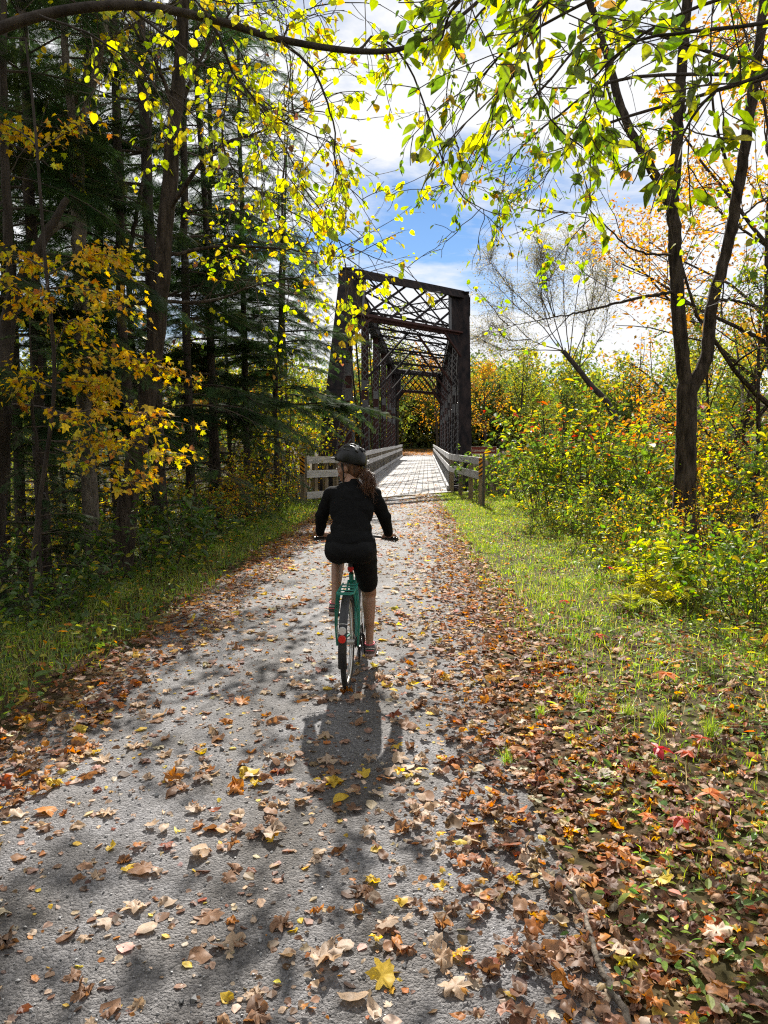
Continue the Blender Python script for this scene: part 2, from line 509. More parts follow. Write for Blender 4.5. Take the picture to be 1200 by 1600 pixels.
# ------------------------------------------------------------------ bridge
XL, XR, ZT, ZB = -3.2, 1.68, 8.42, -0.35
LB0, LT0, LT1, LB1 = 23.2, 31.0, 74.0, 78.0     # left truss: base, top, top, base along the path
RB0, RT0, RT1, RB1 = 32.2, 36.2, 79.0, 86.8
bridge = empty('truss_bridge', (0, 0, 0))
tag(bridge, 'dark rusty steel through truss bridge with plank deck carrying the path over the river', 'bridge')

def part(name, shapes, mt, parent, smooth=False, kind=None):
    mb = MB()
    for V, F in shapes:
        mb.add(V, F)
    o = mb.build(name, M[mt], parent, smooth)
    if kind: o['kind'] = kind
    return o

def lacing(p0, p1, width, side, n, thick=0.02, bw=0.05, cross=True):
    """Zig-zag flat bars between two chords of a built-up member; 'side' = vector across the member."""
    p0 = np.asarray(p0, float); p1 = np.asarray(p1, float); s = nrm(np.asarray(side, float)) * width / 2
    nrmv = np.cross(nrm(p1 - p0), nrm(s))
    out = []
    for i in range(n):
        a = p0 + (p1 - p0) * i / n; b = p0 + (p1 - p0) * (i + 1) / n
        out.append(beam(a - s, b + s, bw, thick, nrmv, (0, 0.011)))
        if cross:
            out.append(beam(a + s, b - s, bw, thick, nrmv, (0, -0.011)))
    return out

rngb = random.Random(4)
for X, y0, yt0, yt1, y1, sgn in ((XL, LB0, LT0, LT1, LB1, 1), (XR, RB0, RT0, RT1, RB1, -1)):
    for (ya, yb) in ((y0, yt0), (y1, yt1)):
        d = nrm(np.array([0, yb - ya, ZT - ZB]))
        ep = part('end_post', [beam((X, ya, ZB), (X, yb, ZT), 0.56, 0.06, np.cross([1, 0, 0], d), (0, 0.22)),
                               beam((X, ya, ZB), (X, yb, ZT), 0.06, 0.46, np.cross([1, 0, 0], d), (0.22, -0.04)),
                               beam((X, ya, ZB), (X, yb, ZT), 0.06, 0.46, np.cross([1, 0, 0], d), (-0.22, -0.04))], 'steel', bridge)
        part('batten', lacing((X, ya + 0.3, ZB + 0.6), (X, yb - 0.3, ZT - 0.8), 0.40, (1, 0, 0), 16), 'steel', ep)
        part('shoe', [box((X, ya, ZB - 0.3), (1.0, 1.0, 0.6)), box((X, ya, ZB - 0.8), (1.5, 1.5, 0.5))], 'steelgrey', ep)
    tc_ = part('top_chord', [beam((X, yt0 - 0.2, ZT), (X, yt1 + 0.2, ZT), 0.56, 0.04, (0, 0, 1), (0, 0.24)),
                             beam((X, yt0 - 0.2, ZT), (X, yt1 + 0.2, ZT), 0.05, 0.44, (0, 0, 1), (0.22, 0)),
                             beam((X, yt0 - 0.2, ZT), (X, yt1 + 0.2, ZT), 0.05, 0.44, (0, 0, 1), (-0.22, 0))], 'steel', bridge)
    part('chord_lacing', lacing((X, yt0, ZT - 0.21), (X, yt1, ZT - 0.21), 0.42, (1, 0, 0), 90, cross=False), 'steelgrey', tc_)
    part('bottom_chord', [beam((X - 0.15, y0, ZB), (X - 0.15, y1, ZB), 0.06, 0.36), beam((X + 0.15, y0, ZB), (X + 0.15, y1, ZB), 0.06, 0.36)], 'rust', bridge)
    nodes = [yt0 + (yt1 - yt0) * k / 5 for k in range(6)]
    verts = [(nodes[k], ZT - 0.2, 0) for k in range(0, 6)]
    ends = ((y0, yt0), (y1, yt1))
    for q, (ya, yb) in enumerate(ends):                # sub-verticals under the long sloping end posts
        if abs(yb - ya) > 6:
            f = 0.62
            verts.append((ya + (yb - ya) * f, ZB + (ZT - ZB) * f - 0.2, 1))
    for (yv, zt, sub) in verts:
        mt = 'rust' if (sub or rngb.random() < 0.45) else 'steel'
        hw = 0.19
        vp = part('vertical_post', [beam((X, yv - hw, ZB), (X, yv - hw, zt), 0.34, 0.05, (0, 1, 0)),
                                    beam((X, yv + hw, ZB), (X, yv + hw, zt), 0.34, 0.05, (0, 1, 0))], mt, bridge)
        # lacing on the face turned to the traveller and on the inner face
        part('lacing', lacing((X, yv - hw - 0.035, 4.9), (X, yv - hw - 0.035, zt - 0.4), 0.30, (1, 0, 0), max(3, int((zt - 5.3) / 0.36))) +
             lacing((X, yv - hw - 0.035, ZB + 0.3), (X, yv - hw - 0.035, 3.4), 0.30, (1, 0, 0), 9, cross=False), 'steelgrey', vp, kind='stuff')
        for zp in (3.65, 4.65):
            part('tie_plate', [box((X, yv - hw - 0.04, zp), (0.34, 0.02, 0.5))], 'steelgrey', vp)
        part('inner_lacing', lacing((X + sgn * 0.175, yv, ZB + 0.3), (X + sgn * 0.175, yv, zt - 0.4), 0.36, (0, 1, 0), max(6, int(zt / 0.4)), cross=True), 'steelgrey', vp)
    # diagonals lean towards mid-span
    low = [nodes[k] for k in range(6)]
    for k in range(5):
        a, b = (low[k], low[k + 1]) if k < 3 else (low[k + 1], low[k])
        for s_ in (-0.13, 0.13):
            part('diagonal', [beam((X + s_, a, ZT - 0.15), (X + s_, b, ZB + 0.1), 0.05, 0.26, (0, 1, 1))], 'rust' if k % 2 else 'steel', bridge)
    b0 = low[0]
    part('stiffener', [beam((X + sgn * 0.05, b0 + 1.2, ZB), (X + sgn * 0.05, b0 + 0.35, 3.6), 0.30, 0.10, (0, 1, 0))], 'steelgrey', bridge)
    part('stiffener', [beam((X + sgn * 0.05, low[1] + 1.2, ZB), (X + sgn * 0.05, low[1] + 0.35, 3.6), 0.30, 0.10, (0, 1, 0))], 'steelgrey', bridge)
    for yv in low:
        part('gusset', [box((X - sgn * 0.30, yv, ZT - 0.45), (0.02, 1.1, 0.9))], 'steel', bridge)
        part('gusset', [box((X + sgn * 0.30, yv, ZB + 0.4), (0.02, 1.0, 1.1))], 'steel', bridge)

def portal(LA, LTn, RA, RTn, nb, nl):
    """Skewed portal frame lying between two end posts; LA/LTn = base and top along the path of the left post."""
    def Lp(z): return np.array([XL, LA + (LTn - LA) * (z - ZB) / (ZT - ZB), z])
    def Rp(z): return np.array([XR, RA + (RTn - RA) * (z - ZB) / (ZT - ZB), z])
    pr = empty('portal_frame', (0, 0, 0), bridge)
    zt, zb = ZT + 0.18, 6.62
    side = np.sign(LTn - LA)
    nv = nrm(np.cross(Rp(zt) - Lp(zt), Lp(zt) - Lp(zb)))
    if nv[1] > 0: nv = -nv
    up = nrm(Lp(zt) - Lp(zb))
    part('portal_strut', [beam(Lp(zt), Rp(zt), 0.30, 0.16, up), beam(Lp(zt), Rp(zt), 0.05, 0.34, up, (0.12, -0.2))], 'steel', pr)
    part('portal_strut', [beam(Lp(zb), Rp(zb), 0.30, 0.08, up), beam(Lp(zb), Rp(zb), 0.05, 0.30, up, (0, 0.06))], 'rust', pr)
    f0, f1 = 0.13, 0.87
    def Q(f, g):
        a = Lp(zb) * (1 - f) + Rp(zb) * f; b = Lp(zt) * (1 - f) + Rp(zt) * f
        return a * (1 - g) + b * g
    for fa, fb in ((0.0, f0), (f1, 1.0)):              # solid end plates
        c = [Q(fa, 0.0), Q(fb, 0.0), Q(fb, 1.0), Q(fa, 1.0)]
        V = np.array([p + nv * 0.02 for p in c] + [p - nv * 0.02 for p in c])
        part('end_plate', [(V, np.array([[0, 1, 2, 3], [7, 6, 5, 4], [0, 4, 5, 1], [1, 5, 6, 2], [2, 6, 7, 3], [3, 7, 4, 0]]))], 'steel', pr)
        f_in = fb if fa == 0 else fa
        part('end_angle', [beam(Q(f_in, 0.02), Q(f_in, 0.98), 0.10, 0.10, nv)], 'steelgrey', pr)
    zk = 5.3
    for (E, fa, fb) in ((Lp, 0.0, 0.20), (Rp, 1.0, 0.80)):   # knee plates below the lower strut
        k0 = E(zk); c = [k0, Q(fb, -0.01), Q(fa, -0.01)]
        c = [p + nv * 0.02 for p in c] + [p - nv * 0.02 for p in c]
        part('knee_plate', [(np.array(c), np.array([[0, 1, 2], [5, 4, 3]])), (np.array(c), np.array([[0, 3, 4, 1], [1, 4, 5, 2], [2, 5, 3, 0]]))], 'steel', pr)
        part('knee_angle', [beam(k0 + nv * 0.05, Q(fb, -0.01) + nv * 0.05, 0.09, 0.06, nv)], 'rust', pr)
    w = (f1 - f0)
    for i in range(-nl + 1, nb):
        for s_ in (0, 1):
            # bars of a multiple-intersection lattice, clipped to the frame
            fa, fb = i / nb, (i + nl) / nb
            ga, gb = 0.0, 1.0
            if fa < 0: ga = -fa / (fb - fa); fa = 0.0
            if fb > 1: gb = ga + (1 - ga) * (1 - fa) / (fb - fa) if False else 1 - (fb - 1) * nb / nl; fb = 1.0
            if gb - ga < 0.05: continue
            a, b = f0 + w * fa, f0 + w * fb
            if s_: a, b = 1 - a, 1 - b
            part('lattice_bar', [beam(Q(a, ga), Q(b, gb), 0.025, 0.10, np.cross(nv, Q(b, gb) - Q(a, ga)), (0.02 * (1 if s_ else -1), 0))], 'steel', pr)
    return pr
portal(LB0, LT0, RB0, RT0, 4, 2)
portal(LB1, LT1, RB1, RT1, 6, 3)

for k in range(1, 5):                                  # sway frames at the inner panel points
    a0 = np.array([XL + 0.25, LT0 + (LT1 - LT0) * k / 5, ZT - 0.05]); b0 = np.array([XR - 0.25, RT0 + (RT1 - RT0) * k / 5, ZT - 0.05])
    dz = np.array([0, 0, -0.75])
    sf = empty('sway_frame', (0, 0, 0), bridge)
    part('sway_strut', [beam(a0, b0, 0.16, 0.09)], 'steel', sf)
    part('sway_strut', [beam(a0 + dz, b0 + dz, 0.16, 0.09)], 'steel', sf)
    part('sway_lacing', lacing(a0 + dz / 2, b0 + dz / 2, 0.72, (0, 0, 1), 8, 0.015, 0.035), 'steel', sf)
    for (e, f) in ((a0, b0), (b0, a0)):
        part('knee_brace', [beam(e + (f - e) * 0.44 + dz, e + np.array([0, 0, -3.3]) - nrm(f - e) * 0.1, 0.09, 0.10)], 'steel' if e is a0 else 'rust', sf)
for k in range(5):                                     # top lateral cross bracing
    for s_ in (0, 1):
        ka, kb = (k, k + 1) if s_ else (k + 1, k)
        a = np.array([XL + 0.2, LT0 + (LT1 - LT0) * ka / 5, ZT + 0.02 - 0.06 * s_]); b = np.array([XR - 0.2, RT0 + (RT1 - RT0) * kb / 5, ZT + 0.02 - 0.06 * s_])
        lb = part('lateral_brace', [beam(a, b, 0.07, 0.05), beam(a + [0, 0, -0.4], b + [0, 0, -0.4], 0.07, 0.05)], 'steel', bridge)
        part('brace_lacing', lacing(a + [0, 0, -0.2], b + [0, 0, -0.2], 0.38, (0, 0, 1), 12, 0.012, 0.028, cross=True), 'steel', lb)

for k, yb in enumerate(np.arange(26, 88, 4.1)):        # floor beams
    part('floor_beam', [beam((XL, yb - 2.1, -0.30), (XR, yb + 2.1, -0.30), 0.2, 0.42)], 'steel', bridge)

# plank deck
deck = empty('deck', (0, 0, 0), bridge)
NP = 15
pw = (DX1 - DX0) / NP
rngd = np.random.default_rng(11)
for i in range(NP):
    xa = DX0 + i * pw + 0.009; xb = DX0 + (i + 1) * pw - 0.009
    y = 0.0
    seg = []
    start = deck_y0(xa); end = deck_y1(xa)
    cuts = [start] + [start + q + rngd.uniform(-1.5, 3.5) for q in np.arange(3.0, end - start - 6, 7.0)] + [end]
    for a, b in zip(cuts[:-1], cuts[1:]):
        zz = 0.045 + rngd.normal(0, 0.003); tl = rngd.normal(0, 0.002)
        sk0 = 0 if a > start else 1.2 * pw; sk1 = 0 if b < end else 1.2 * pw
        V = np.array([[xa, a + .002, -.05], [xb, a + .002 + sk0, -.05], [xb, b - .002 + sk1, -.05], [xa, b - .002, -.05],
                      [xa, a + .002, zz - tl], [xb, a + .002 + sk0, zz + tl], [xb, b - .002 + sk1, zz + tl], [xa, b - .002, zz - tl]])
        part('plank', [(V, BOXF)], ('plank', 'plank', 'plank', 'plank_b', 'plank_c')[rngd.integers(0, 5)], deck)
part('sill_beam', [beam((DX0 - 0.15, deck_y0(DX0 - 0.15) - 0.06, 0.0), (DX1 + 0.15, deck_y0(DX1 + 0.15) - 0.06, 0.0), 0.09, 0.10)], 'postwood', bridge)

def rail_run(parent, p0, p1, nseg, npost, side, boards=((1.13, 1.33), (0.72, 0.93)), cables=(), curb=True, endpost=False, zoff=0.0, post_mat='postwood'):
    p0 = np.array([*p0, 0.0]); p1 = np.array([*p1, 0.0])
    d = p1 - p0; dn = nrm(d); s = np.cross(dn, [0, 0, 1.0]) * side
    for (z0, z1) in boards:
        for k in range(nseg):
            a = p0 + d * k / nseg + dn * 0.006; b = p0 + d * (k + 1) / nseg - dn * 0.006
            j = rngb.uniform(-0.006, 0.006)
            part('rail_board', [beam(a + [0, 0, (z0 + z1) / 2 + j], b + [0, 0, (z0 + z1) / 2 + rngb.uniform(-0.006, 0.006)], 0.045, z1 - z0)], 'railwood', parent)
    for k in range(npost + 1):
        a = p0 + d * k / npost
        h = 1.30
        part('rail_post', [beam(a + s * 0.085 + [0, 0, -0.9], a + s * 0.085 + [0, 0, h], 0.12, 0.12, dn)], post_mat, parent)
    for z in cables:
        part('rail_pipe', [tube([p0 + s * 0.005 + [0, 0, z], p1 + s * 0.005 + [0, 0, z]], 0.016, 6)], 'cable', parent)
    if curb:
        for k in range(nseg):
            a = p0 + d * k / nseg + dn * 0.01; b = p0 + d * (k + 1) / nseg - dn * 0.01
            part('curb_board', [beam(a - s * 0.03 + [0, 0, 0.14], b - s * 0.03 + [0, 0, 0.14], 0.09, 0.15)], 'railwood', parent)

cab = (0.26, 0.34, 0.42, 0.50, 0.58, 0.66, 1.03)
rl = empty('railing', (0, 0, 0), bridge)
rail_run(rl, (DX0 - 0.06, 22.6), (DX0 - 0.06, 84), 13, 26, -1, cables=cab)
rr = empty('railing', (0, 0, 0), bridge)
rail_run(rr, (DX1 + 0.06, 26.6), (DX1 + 0.06, 88), 13, 26, 1, cables=cab)
# flared approach rails
wl = empty('approach_rail', (0, 0, 0))
tag(wl, 'weathered grey plank fence flaring out where the cyclist hides the bridge railing', 'fence', 'flared approach fences')
pl0 = G(479, 786); pl1 = np.array([DX0 - 0.07, 22.55])
rail_run(wl, pl0[:2], pl1, 1, 3, -1, boards=((1.13, 1.33), (0.72, 0.93), (0.12, 0.32)), curb=False)
wr = empty('approach_rail', (0, 0, 0))
tag(wr, 'weathered grey plank fence flaring out beside the brown river sign', 'fence', 'flared approach fences')
pr0 = G(749, 789); pr1 = np.array([DX1 + 0.07, 26.5])
rail_run(wr, pr0[:2], pr1, 1, 3, 1, boards=((1.13, 1.33), (0.72, 0.93)), curb=False)
for k, z in enumerate((0.2, 0.34, 0.48, 0.62)):
    a = np.array([*(pr0[:2] * 0.45 + pr1 * 0.55), z]); b = np.array([*pr1, z])
    part('rail_wire', [tube([a + [0.1, 0, 0], b + [0.1, 0, 0]], 0.008, 5)], 'steelgrey', wr)

# striped markers on the two end posts
M['black'] = mat('black_paint', (0.012, 0.012, 0.012), None, rough=0.5)
M['amber'] = mat('amber_reflective', (0.75, 0.30, 0.02), (0.85, 0.38, 0.03), 6, 0.45)
M['signbrown'] = mat('brown_sign_face', (0.15, 0.013, 0.009), (0.18, 0.017, 0.011), 5, 0.45)
M['signwhite'] = mat('sign_white', (0.62, 0.57, 0.50), None, rough=0.5)
def marker(name, c, w, h, slope, label):
    o = empty(name, c)
    tag(o, label, 'marker', 'striped hazard markers')
    part('plate', [box((0, 0, 0), (w, 0.006, h))], 'black', o)
    n = 4; sh = h / n
    for k in range(-1, n + 1):
        z0 = -h / 2 + sh * (k + 0.15)
        zs = [z0, z0 + sh * 0.52]
        rise = slope * w
        pts = [(-w / 2, zs[0] - rise / 2), (w / 2, zs[0] + rise / 2), (w / 2, zs[1] + rise / 2), (-w / 2, zs[1] - rise / 2)]
        pts = [(x, min(max(z, -h / 2), h / 2)) for x, z in pts]
        if max(p[1] for p in pts) - min(p[1] for p in pts) < 0.015: continue
        V = np.array([[x, -0.0065, z] for x, z in pts] + [[x, -0.002, z] for x, z in pts])
        part('stripe', [(V, np.array([[0, 1, 2, 3], [7, 6, 5, 4], [0, 4, 5, 1], [1, 5, 6, 2], [2, 6, 7, 3], [3, 7, 4, 0]]))], 'amber', o)
    return o
mw = 0.145
a = np.array([*pl0[:2], 0]); marker('hazard_marker', (a[0] - 0.09, a[1] - 0.16, 1.09), mw, 0.5, -0.75, 'black and amber striped plate on the end post of the fence away from the sign')
a = np.array([*pr0[:2], 0]); marker('hazard_marker', (a[0] + 0.03, a[1] - 0.14, 1.06), mw, 0.5, 0.75, 'black and amber striped plate on the end post beside the river sign')
part('end_post_board', [box((pl0[0] - 0.09, pl0[1] - 0.09, 0.25), (0.12, 0.12, 2.1))], 'postwood', wl)
part('end_post_board', [box((pr0[0] + 0.03, pr0[1] - 0.07, 0.25), (0.12, 0.12, 2.1))], 'postwood', wr)

# river sign
sp_ = P(756, 703.5, 20.35)
sign = empty('river_sign', (sp_[0], sp_[1], 0)); sign.rotation_euler = (0, 0, R(-2))
tag(sign, 'brown sign with white lettering naming the river, on a thin metal post', 'sign')
sz = sp_[2]
part('post', [box((0, 0.025, sz / 2 - 0.35), (0.055, 0.035, sz + 0.9))], 'steelgrey', sign)
sw, sh = 0.68, 0.195
pn = part('panel', [box((0, 0, sz), (sw, 0.006, sh))], 'signbrown', sign)
bw_ = 0.007
part('border', [box((0, -0.0045, sz + sh / 2 - bw_ / 2), (sw, 0.003, bw_)), box((0, -0.0045, sz - sh / 2 + bw_ / 2), (sw, 0.003, bw_)),
                box((-sw / 2 + bw_ / 2, -0.0045, sz), (bw_, 0.003, sh - 2 * bw_)), box((sw / 2 - bw_ / 2, -0.0045, sz), (bw_, 0.003, sh - 2 * bw_))], 'signwhite', pn)
fc = bpy.data.curves.new('lettering', 'FONT')
fc.body = 'Lamoille River'; fc.size = 0.105; fc.align_x = 'CENTER'; fc.align_y = 'CENTER'; fc.extrude = 0.001; fc.offset = 0.0
fo = bpy.data.objects.new('lettering', fc); col.objects.link(fo)
bpy.context.view_layer.update()
me_ = bpy.data.meshes.new_from_object(fo.evaluated_get(bpy.context.evaluated_depsgraph_get()))
bpy.data.objects.remove(fo)
me_.materials.clear(); me_.materials.append(M['signwhite'])
inst('lettering', me_, pn, (0, -0.005, sz - 0.005), (math.pi / 2, 0, 0))
# ------------------------------------------------------------------ leaf shapes
def fan(outline, center, ring=False):
    o = np.asarray(outline, float); n = len(o); c = np.asarray(center, float)
    if not ring:
        V = np.concatenate([o, c[None]])
        return V, np.array([[i, (i + 1) % n, n] for i in range(n)])
    mid = c + (o - c) * 0.55
    V = np.concatenate([o, mid, c[None]])
    F = []
    for i in range(n):
        j = (i + 1) % n
        F += [[i, j, n + j], [i, n + j, n + i], [n + i, n + j, 2 * n]]
    return V, np.array(F)
HALF = [(1.0, 0), (.83, .09), (.76, .20), (.64, .19), (.53, .23), (.60, .38), (.64, .55), (.48, .52), (.34, .38), (.24, .47), (.08, .56), (.03, .40), (-.08, .24), (-.03, .06)]
MAPLE = np.array([(x, y, 0) for x, y in HALF] + [(x, -y, 0) for x, y in HALF[:0:-1]]) - [0.3, 0, 0]
HALF_S = [(1.0, 0), (.74, .17), (.52, .20), (.63, .52), (.32, .34), (.08, .52), (-.06, .12)]
MAPLE_S = np.array([(x, y, 0) for x, y in HALF_S] + [(x, -y, 0) for x, y in HALF_S[:0:-1]])
OV = [(0, 0), (.12, .15), (.34, .25), (.6, .23), (.82, .12), (1, 0)]
OVAL = np.array([(x, y, 0) for x, y in OV] + [(x, -y, 0) for x, y in OV[-2:0:-1]])
RD = [(0, .02), (-.04, .2), (.12, .38), (.4, .44), (.7, .30), (1, 0)]
ROUND = np.array([(x, y, 0) for x, y in RD] + [(x, -y, 0) for x, y in RD[-2::-1]])

def fold(V, a=0.25, b=0.12):
    V = V.copy(); V[:, 2] += a * np.abs(V[:, 1]) - b * V[:, 0] ** 2
    return V
# live-leaf templates, stem end at the origin, tip along +x
def simple(outline, a=.25, b=.12):
    o = np.asarray(outline, float)
    c = np.array([o[:, 0].max() * 0.45, 0, 0])
    V, F = fan(o, c)
    return fold(V, a, b), F
T_OVAL = simple(OVAL[[0, 1, 2, 3, 4, 5, 6, 7, 8, 9]], .35, .15)
T_ROUND = simple(ROUND, .2, .2)
T_MAPLE = simple(MAPLE_S, .15, .25)
T_LEAF4 = (fold(np.array([[0, 0, 0], [.42, .27, 0], [1, 0, 0], [.42, -.27, 0]], float), .3, .1), np.array([[0, 2, 1], [0, 3, 2]]))
T_LEAF6 = (fold(np.array([[0, 0, 0], [.25, .22, 0], [.65, .22, 0], [1, 0, 0], [.65, -.22, 0], [.25, -.22, 0]], float), .3, .15), np.array([[0, 5, 3], [5, 4, 3], [0, 3, 1], [1, 3, 2]]))
def spray_template(n=14):
    V, F = [], []
    for s in (-1, 1):
        for i in range(n):
            t = 0.06 + 0.9 * i / n
            l = 0.33 * (1 - t) ** 0.7 + 0.10
            b = np.array([t, 0, 0.0]); d = np.array([math.cos(R(52)), s * math.sin(R(52)), -0.10])
            w = np.array([-d[1], d[0], 0]) * 0.017
            m = b + d * l * 0.5
            k = len(V)
            V += [b, m + w, b + d * l, m - w]; F += [[k, k + 1, k + 2], [k, k + 2, k + 3]]
    k = len(V)
    V += [np.array([0, .008, 0]), np.array([1.08, 0, 0]), np.array([0, -.008, 0])]; F += [[k, k + 1, k + 2]]
    V = np.array(V); V[:, 2] -= 0.10 * V[:, 0] ** 2
    return V, np.array(F)
T_SPRAY = spray_template()

# colours (albedo)
YEL, LEM, LIME = (.62, .42, .025), (.50, .46, .04), (.28, .36, .03)
GRN, DGRN, OLV = (.10, .19, .02), (.035, .075, .016), (.16, .17, .03)
ORG, RUST, RED = (.60, .24, .02), (.34, .13, .025), (.50, .045, .02)
TAN, BRN, DBR = (.42, .27, .17), (.20, .10, .055), (.10, .055, .035)

# ------------------------------------------------------------------ growing branches
def poly(rng, p, d, L, n, wob=0.12, grav=0.0):
    p = np.asarray(p, float); d = nrm(np.asarray(d, float)); pts = [p]
    for i in range(n):
        d = nrm(d + rng.normal(0, wob, 3) + np.array([0, 0, grav / n]))
        pts.append(pts[-1] + d * L / n)
    return np.array(pts)

def smooth_line(pts, n=24):
    """Catmull-Rom through given points."""
    p = np.asarray(pts, float); p = np.concatenate([[2 * p[0] - p[1]], p, [2 * p[-1] - p[-2]]])
    m = len(p) - 3; out = []
    for u in np.linspace(0, m - 1e-6, n):
        i = int(u); t = u - i; a, b, c, d = p[i:i + 4]
        out.append(0.5 * ((2 * b) + (-a + c) * t + (2 * a - 5 * b + 4 * c - d) * t * t + (-a + 3 * b - 3 * c + d) * t ** 3))
    return np.array(out)

def at(pts, t):
    n = len(pts) - 1; u = min(max(t, 0), 0.9999) * n; i = int(u); f = u - i
    return pts[i] * (1 - f) + pts[i + 1] * f, nrm(pts[i + 1] - pts[i])

def grow(rng, mb, p, d, L, r, lev, sp, tips, k=6):
    pts = poly(rng, p, d, L, sp.get('seg', 6), sp.get('wob', .1) * (1 + .3 * lev), sp['grav'][lev])
    rad = np.linspace(r, max(r * sp.get('taper', .3), .0025), len(pts))
    mb.add(*tube(pts, rad, max(3, k - lev * 1)))
    if lev >= sp['levels']:
        tips.append(pts); return pts
    n = sp['n'][lev]
    n = max(1, int(rng.normal(n, n * .15)))
    for i in range(n):
        t = sp['t0'][lev] + (1 - sp['t0'][lev]) * (i + rng.random()) / n
        q, tg = at(pts, t)
        a = sp['ang'][lev] * rng.uniform(.75, 1.25)
        ref = nrm(np.cross(tg, rng.normal(0, 1, 3)))
        dd = tg * math.cos(a) + ref * math.sin(a)
        if sp.get('flat'): dd = nrm(dd * [1, 1, 1 - sp['flat']])
        LL = L * sp['lr'][lev] * rng.uniform(.7, 1.2) * (1 - .45 * (t - sp['t0'][lev]) / (1 - sp['t0'][lev] + 1e-6))
        rr = max(np.interp(t, [0, 1], [r, r * .3]) * .55, .003)
        grow(rng, mb, q, dd, LL, rr, lev + 1, sp, tips, k)
    tips.append(pts[len(pts) // 2:])
    return pts

def leaves_on(rng, mb, tips, per, size, pal, T, t0=.1, spread=.03, droop=.35, up=.9, szvar=.25, var=.18):
    """Leaves set along twigs."""
    pos, dr = [], []
    for pts in tips:
        n = rng.poisson(per) if per < 40 else int(per)
        for t in t0 + (1 - t0) * rng.random(n):
            q, tg = at(pts, t); pos.append(q); dr.append(tg)
    if not pos: return
    pos = np.array(pos); dr = np.array(dr); k = len(pos)
    d = dr * .6 + rng.normal(0, .55, (k, 3)); d[:, 2] = d[:, 2] * .6 - droop
    nv = rng.normal(0, .5, (k, 3)); nv[:, 2] += up
    pos = pos + rng.normal(0, spread, (k, 3))
    s = size * np.exp(rng.normal(0, szvar, k))
    scatter(mb, T[0], T[1], pos, frames(d, nv), s, pick(rng, pal, k, var))

def tree_obj(name, loc, label, cat='tree', group=None):
    o = empty(name, loc); tag(o, label, cat, group); return o

# ---- hemlock prototypes
def hemlock_meshes(seed, Ht, r0, live0, dead0, Lmax, dens=1.0, pal=None):
    rng = np.random.default_rng(seed)
    tr, br, fo = MB(), MB(), MB()
    zz = np.linspace(-.6, Ht, 30)
    wob = np.cumsum(rng.normal(0, .02, (30, 2)), 0)
    tp = np.column_stack([wob, zz])
    tr.add(*rough_tube(tp, np.maximum(r0 * (1 - (zz + .6) / (Ht + .6)) ** .75, .012) * (1 + .35 * np.exp(-(zz + .2) * 3)), 16, .05, seed))
    pal = pal or [(5, (.036, .066, .022)), (3, (.055, .09, .026)), (2, (.026, .05, .02)), (.5, (.10, .11, .035))]
    z = dead0
    pos, dr, nv, sz = [], [], [], []
    while z < Ht - .3:
        live = z > live0
        for b in range(rng.integers(2, 4)):
            a = rng.uniform(0, 2 * np.pi)
            f = (z - dead0) / (Ht - dead0)
            L = (Lmax * (1 - f) ** .75 + .25) * rng.uniform(.6, 1.1)
            if not live: L *= rng.uniform(.35, .8)
            n = 9; t = np.linspace(0, 1, n)
            c, _ = at(tp, (z + .6) / (Ht + .6))
            az = a + np.cumsum(rng.normal(0, .05, n))
            up = rng.uniform(.05, .3)
            pts = np.column_stack([c[0] + np.cumsum(np.cos(az)) / n * L, c[1] + np.cumsum(np.sin(az)) / n * L,
                                   z + up * t * L * .8 - t ** 2 * L * rng.uniform(.25, .5)])
            pts[0] = [c[0], c[1], z]
            br.add(*tube(pts, np.linspace(.008 + .006 * L, .003, n), 4))
            m = int(L / .17 * dens)
            for s in (-1, 1):
                for i in range(m):
                    tt = (.18 if live else .35) + (.82 if live else .65) * (i + rng.random()) / max(m, 1)
                    q, tg = at(pts, tt)
                    sd = nrm(np.cross(tg, [0, 0, 1.0])) * s
                    dd = nrm(tg * .75 + sd * .8 + rng.normal(0, .14, 3) + np.array([0, 0, -.12]))
                    l = (.20 + .75 * L * (1 - tt) * .30) * rng.uniform(.6, 1.15)
                    if not live:
                        if rng.random() < .5:
                            br.add(*tube([q, q + dd * l * .5, q + dd * l + [0, 0, -.04]], [.004, .003, .002], 3))
                        if rng.random() > .18: continue
                    if l > .42:
                        br.add(*tube([q, q + dd * l * .8], [.004, .002], 3))
                        for e in range(2):
                            q2 = q + dd * l * (.3 + .33 * e)
                            pos.append(q2); dr.append(nrm(dd + sd * rng.normal(0, .7) + rng.normal(0, .2, 3))); nv.append(np.array([0, 0, 1.]) + rng.normal(0, .25, 3)); sz.append(l * .62)
                    pos.append(q); dr.append(dd); nv.append(np.array([0, 0, 1.]) + rng.normal(0, .25, 3)); sz.append(l)
            pos.append(pts[-2]); dr.append(nrm(pts[-1] - pts[-2])); nv.append(np.array([0, 0, 1.])); sz.append(.35)
        z += rng.uniform(.28, .52) / max(dens, .5)
    pos = np.array(pos); k = len(pos)
    scatter(fo, T_SPRAY[0], T_SPRAY[1], pos, frames(np.array(dr), np.array(nv)), np.array(sz) * 1.1, pick(rng, pal, k, .2))
    return tr.mesh('trunk', M['barkdark'], True), br.mesh('branches', M['twig']), fo.mesh('crown', M['needle'])

def place_tree(name, meshes, loc, label, rz=0, sc=1.0, lean=(0, 0), group=None, cat='tree', names=('trunk', 'branches', 'crown')):
    o = tree_obj(name, loc, label, cat, group)
    o.rotation_euler = (lean[0], lean[1], rz); o.scale = (sc, sc, sc)
    for nm, me in zip(names, meshes):
        if me is not None and len(me.vertices):
            q = inst(nm, me, o)
            if nm in ('branches', 'stems'): q['kind'] = 'stuff'
    return o

